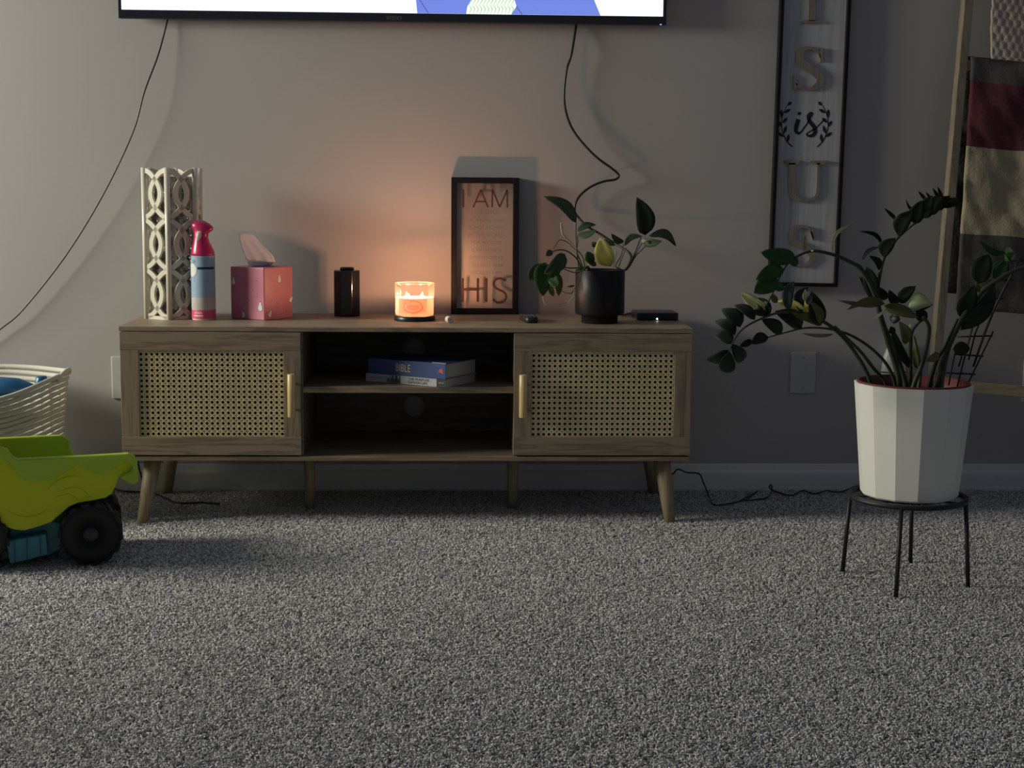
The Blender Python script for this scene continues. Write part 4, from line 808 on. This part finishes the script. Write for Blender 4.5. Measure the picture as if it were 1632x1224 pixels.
# ---------------------------------------------------------------- rope basket with a blue toy
def basket():
    cy=-.275; xr=P(101,650,cy).x; Rx=.225; Ry=.225; c=V((xr-Rx,cy,0)); zr=P(85,596,cy).z  # depth enlarged so the basket front shades the stand leg
    t=thing('rope_basket',c,'cream coiled rope basket with a raised side handle behind the toy truck','basket')
    rope=mat('cotton_rope',(.56,.56,.50),.9,bump=.5,bscale=300,stretch=(1,1,1)); 
    def rim(a): return zr+.012*max(0,cos(a))**6-.040*max(0,-sin(a))**1.0*(1-max(0,cos(a))**4)
    n=96; rows=24; rr=.0060
    for wall_i,dz in ((0,0),):
        for i in range(rows):
            q=(i+.5)/rows; m=MB(); ring=[]
            for j in range(n):
                a=2*PI*j/n; R_=.90+.10*q; z=.004+(rim(a)-.006)*q+(.004*sin(a*3+i)*.3); flare=1+.05*max(0,cos(a))**8*q**6
                ring.append([( (Rx*R_*flare+rr*cos(p))*cos(a),(Ry*R_*flare+rr*cos(p))*sin(a),z+rr*1.05*sin(p)) for p in [2*PI*k/8 for k in range(8)]])
            m.rings(ring,loop=True,cap=False); m.build('rope_coil',rope,t)
    MB().lathe([(.001,.003),(Rx*.88,.003),(Rx*.88,.008),(.001,.008)],n=40).build('basket_floor',rope,t); o=t.children[-1]
    for v in o.data.vertices: v.co.y*=Ry/Rx
    # handle loop at right side
    h=MB(); h.tube([(Rx*1.00,-.06,zr-.010),(Rx*1.04,-.035,zr+.004),(Rx*1.06,0,zr+.010),(Rx*1.04,.035,zr+.006),(Rx*1.0,.06,zr-.004)],.0062,n=8,smoothpath=5)
    h.build('handle',rope,t)
    bl=mat('blue_plastic',(.012,.085,.21),.35)
    s=V((c.x,-.30,0)); tt=thing('blue_toy',V((c.x,-.345,.02)),'blue plastic toy lying in the rope basket','toy'); g=MB()
    a=P(-40,620,-.345)-tt.location; b=P(30,618,-.345)-tt.location; e=P(54,620,-.345)-tt.location
    g.loft([(0,0,0,.03,.03),(0,0,.03,.04,.035)],n=16); 
    g.tube([a,b,e,e+V((.012,0,0))],[.036,.024,.012,.010],n=20)
    g.tube([V((0,0,.02)),V((0,0,a.z)),a+V((.03,0,0))],[.03,.03,.03],n=14)
    g.build('toy_body',bl,tt); kx=P(64,612,-.345)-tt.location
    MB().loft([(kx.x-.004,0,kx.z-.020,.011,.011),(kx.x-.003,0,kx.z-.017,.014,.014),(kx.x+.004,0,kx.z+.016,.014,.014),(kx.x+.005,0,kx.z+.020,.010,.010)],n=20).build('toy_knob',bl,tt)
basket()

# ---------------------------------------------------------------- toy dump truck
def truck():
    ang=math.radians(13); u=V((cos(ang),sin(ang),0)); n=V((sin(ang),-cos(ang),0))   # u: towards the tail, n: towards the camera side
    Wc=Z(146,902,0); org=V((Wc.x,Wc.y,0)); t=thing('toy_dump_truck',org,'plastic toy dump truck with lime green bed, teal chassis and black wheels','toy truck',rz=ang)
    # local frame: x along u (tail), y away from camera, near side wheel face at y=0
    def q(px,py,yo=0):
        o=org-n*yo; d=ray(px,py); s=(o-CAM).dot(n)/d.dot(n); p=CAM+d*s-org; return (p.dot(u),p.z)
    g=lambda x,y,yo=0:q(x/4.896,680+y/4.896,yo)
    W=.24
    lime=backlit('lime_plastic_shaded',(.50,.70,.07),.28); lime_lit=backlit('lime_plastic_lit',(.68,.76,.02),.28)  # one plastic in two tones: light and shade put into the colours
    ln=lambda px,py:g(px,py,.02)
    body=[(-420,150),(-60,150),(20,162),(60,185),(95,235),(135,262),(560,245),(1000,222),(1050,240),(1060,300),(1050,345),(1000,360),(925,392),(905,450),(870,520),(820,552),(700,575),(610,590),(540,620),(470,680),(400,740),(300,775),(190,805),(100,795),(0,760),(-200,700),(-420,640)]
    near=[ln(*p) for p in body]
    fn=lambda a,b,d:(a,d,b)
    bed=MB(); bed.prism(near,.012,.022,fn=fn)
    bedo=bed.build('bed',lime_lit,t,bevel=.003,seg=3)
    # thick rolled top rail with a wavy lower edge, proud of the panel
    rail=[(-420,150),(20,160),(62,182),(98,235),(135,252),(560,232),(1000,207),(1050,225),(1072,270),(1080,420),(1068,445),(1030,452),(1000,440),(930,392),(985,362),(1020,352),(1028,320),(1010,285),(960,280),(900,315),(860,355),(810,372),(740,362),(690,330),(645,303),(600,297),(550,325),(490,370),(430,405),(360,425),(270,430),(200,420),(150,385),(110,330),(60,260),(-20,235),(-420,225)]
    MB().prism([g(*p) for p in rail],-.004,.016,fn=fn).build('bed_rail',lime,bedo,bevel=.005,seg=4)
    # embossed curves on the panel
    em=MB()
    for pts in ([(60,655),(140,690),(220,700),(310,680),(360,650)],[(380,480),(450,420),(540,385),(620,385)],[(470,500),(560,472),(640,485),(705,555)],[(440,545),(520,525),(580,545),(615,585)]):
        em.ribbon([ln(*p) for p in pts],.0022,.0098,.0125,sp=6)
    em.build('embossed_curve',lime_lit,bedo)
    # far side wall, floor, front and tail of the bed
    f2=lambda px,py:g(px,py,W)
    far=[(-420,150-70),(0,85),(470,62),(510,75),(540,105),(555,170),(580,220),(700,240),(900,230),(1000,260),(900,450),(600,560),(300,700),(0,720),(-420,640)]
    MB().prism([f2(*p) for p in far],W-.006,W+.006,fn=fn).build('bed_far_wall',lime,bedo,bevel=.004,seg=3)
    zf=ln(300,640)[1]; x0=ln(-420,150)[0]; xt=ln(860,500)[0]; zt=ln(860,500)[1]; xm=ln(300,700)[0]; zm=ln(300,650)[1]
    MB().prism([(x0,zm),(xm,zm),(xt,zt),(xt,zt+.008),(xm,zm+.008),(x0,zm+.008)],.022,W-.006,fn=fn).build('bed_floor',lime,bedo)
    MB().prism([(x0,zm),(x0+.008,zm),(x0+.008,ln(0,160)[1]),(x0,ln(0,160)[1])],.012,W+.006,fn=fn).build('bed_front_wall',lime,bedo)
    teal=mat('teal_plastic',(.012,.16,.22),.4)
    ch=[(-420,770),(100,800),(400,740),(520,760),(600,900),(380,1010),(80,1040),(-420,1040)]
    MB().prism([g(x,y,.04) for x,y in ch],.045,W-.045,fn=fn).build('chassis',teal,t,bevel=.003)
    st=[(40,900),(360,845),(372,1010),(95,1080),(75,1080)]; MB().prism([g(x,y,.0) for x,y in st],.008,.045,fn=fn).build('side_step',teal,t,bevel=.003)
    gr=MB()
    for x,ya,yb in ((110,890,1070),(205,875,1050),(310,858,1025)): gr.prism([g(x,ya),g(x+5,ya),g(x+9,yb),g(x+4,yb)],.0055,.009,fn=fn)
    gr.build('step_rib',mat('teal_dark',(.004,.05,.07),.5),t)
    # wheels
    wr=.0685; wm=mat('wheel_black',(.007,.007,.008),.7)
    def wheel(x,y0,y1):
        o=MB(); prof=[(.010,y0+.012),(wr*.40,y0+.012),(wr*.44,y0+.004),(wr*.75,y0),(wr*.92,y0+.003),(wr*.95,y0+.008),(wr*.95,y1-.008),(wr*.9,y1),(.01,y1)] if y0<y1 else []
        o.rings([[(x+r*cos(a),yy,wr+r*sin(a)) for a in [2*PI*j/40 for j in range(40)]] for r,yy in prof])
        w_=o.build('wheel',wm,t)
        tr=MB()
        for k in range(14):
            a=2*PI*k/14; e=V((cos(a),0,sin(a))); s_=V((-sin(a),0,cos(a))); cc=V((x,0,wr))
            off=.0 if k%2 else .010
            vs=[]
            for rr_,ww in ((wr*.90,.0095),(wr*1.0,.0075)):
                for yy,sk in ((y0+.001,-.006),(y1-.001,.006)):
                    for sgn in (-1,1): vs.append(tuple(cc+e*rr_+s_*(sgn*ww+sk)+V((0,yy,0))))
            tr.add(vs,[(0,1,3,2),(4,6,7,5),(0,4,5,1),(2,3,7,6),(0,2,6,4),(1,5,7,3)],False)
        tr.build('tread',wm,w_)
        hb=MB(); hb.rings([[(x+r*cos(a),yy,wr+r*sin(a)) for a in [2*PI*j/24 for j in range(24)]] for r,yy in ((.001,y0+.002),(wr*.20,y0+.002),(wr*.26,y0+.006),(wr*.28,y0+.014))],cap=False); hb.build('hub',mat('hub_black',(.02,.02,.022),.4),w_)
    xf=g(-190,900)[0]
    wheel(0,0,.062); wheel(0,W-.062,W); wheel(xf+0,0,.062); wheel(xf,W-.062,W)
    MB().tube([V((0,.05,wr)),V((0,W-.05,wr))],.008).tube([V((xf,.05,wr)),V((xf,W-.05,wr))],.008).build('axle',wm,t)
    red=mat('red_plastic',(.50,.045,.015),.4)
    cx=g(-90,900)[0]; tp=g(0,640)[1]
    MB().prism([g(-420,-120),g(-150,-120),g(-60,150),g(-60,480),g(0,700),g(22,890),g(-60,905),g(-420,905)],.006,W-.01,fn=fn).build('cab',red,t,bevel=.006,seg=3)  # cab top, out of view, raised so its shadow reaches further
truck()

# ---------------------------------------------------------------- cables on the floor
r=.0021
pts=[P(1040,742,-.03),P(1058,752,-.03),P(1072,755,-.035),P(1080,748,-.035),P(1095,753,-.04),P(1114,755,-.05),P(1121,769,-.08),Z(1130,791,.003),Z(1136,803,.004)]+[Z(x,y,.004) for x,y in ((1144,805),(1160,803),(1178,799),(1192,791),(1207,783))]+[Z(x,y,.004) for x,y in ((1198,790),(1186,797),(1205,796),(1223,793))]+[P(1230,781,-.045),P(1229,773,-.04),P(1226,776,-.042),P(1231,781,-.045)]+[Z(x,y,.004) for x,y in ((1244,786),(1256,789),(1264,789))]+[Z(1280,782,.004),Z(1297,787,.004),Z(1317,782,.006),Z(1330,784,.004),Z(1344,783,.005),P(1364,775,-.05),P(1390,772,-.03)]
cable('floor_cable','thin black cable wandering over the carpet from tv stand to planter',pts,r)
pts=[P(219,727,-.02),P(221,745,-.025),P(224,760,-.03)]+[Z(x,y,.005) for x,y in ((215,786),(195,782),(180,778),(200,784),(222,783),(245,786),(262,793),(278,800),(296,802),(320,801),(350,803))]
cable('floor_cable','black cable lying on the carpet under left end of tv stand',[Z(168,774,.005)]+[Z(x,y,.005) for x,y in ((185,780),(200,783),(222,784),(245,786),(262,793),(278,800),(296,802),(320,801),(350,803))],.0026)
cable('hanging_cable','short black cable dropping behind left end of tv stand',[V((-.745,-.012,.30)),P(219,722,-.03),P(221,742,-.035),P(226,762,-.045),Z(232,784,.006)],.0026)
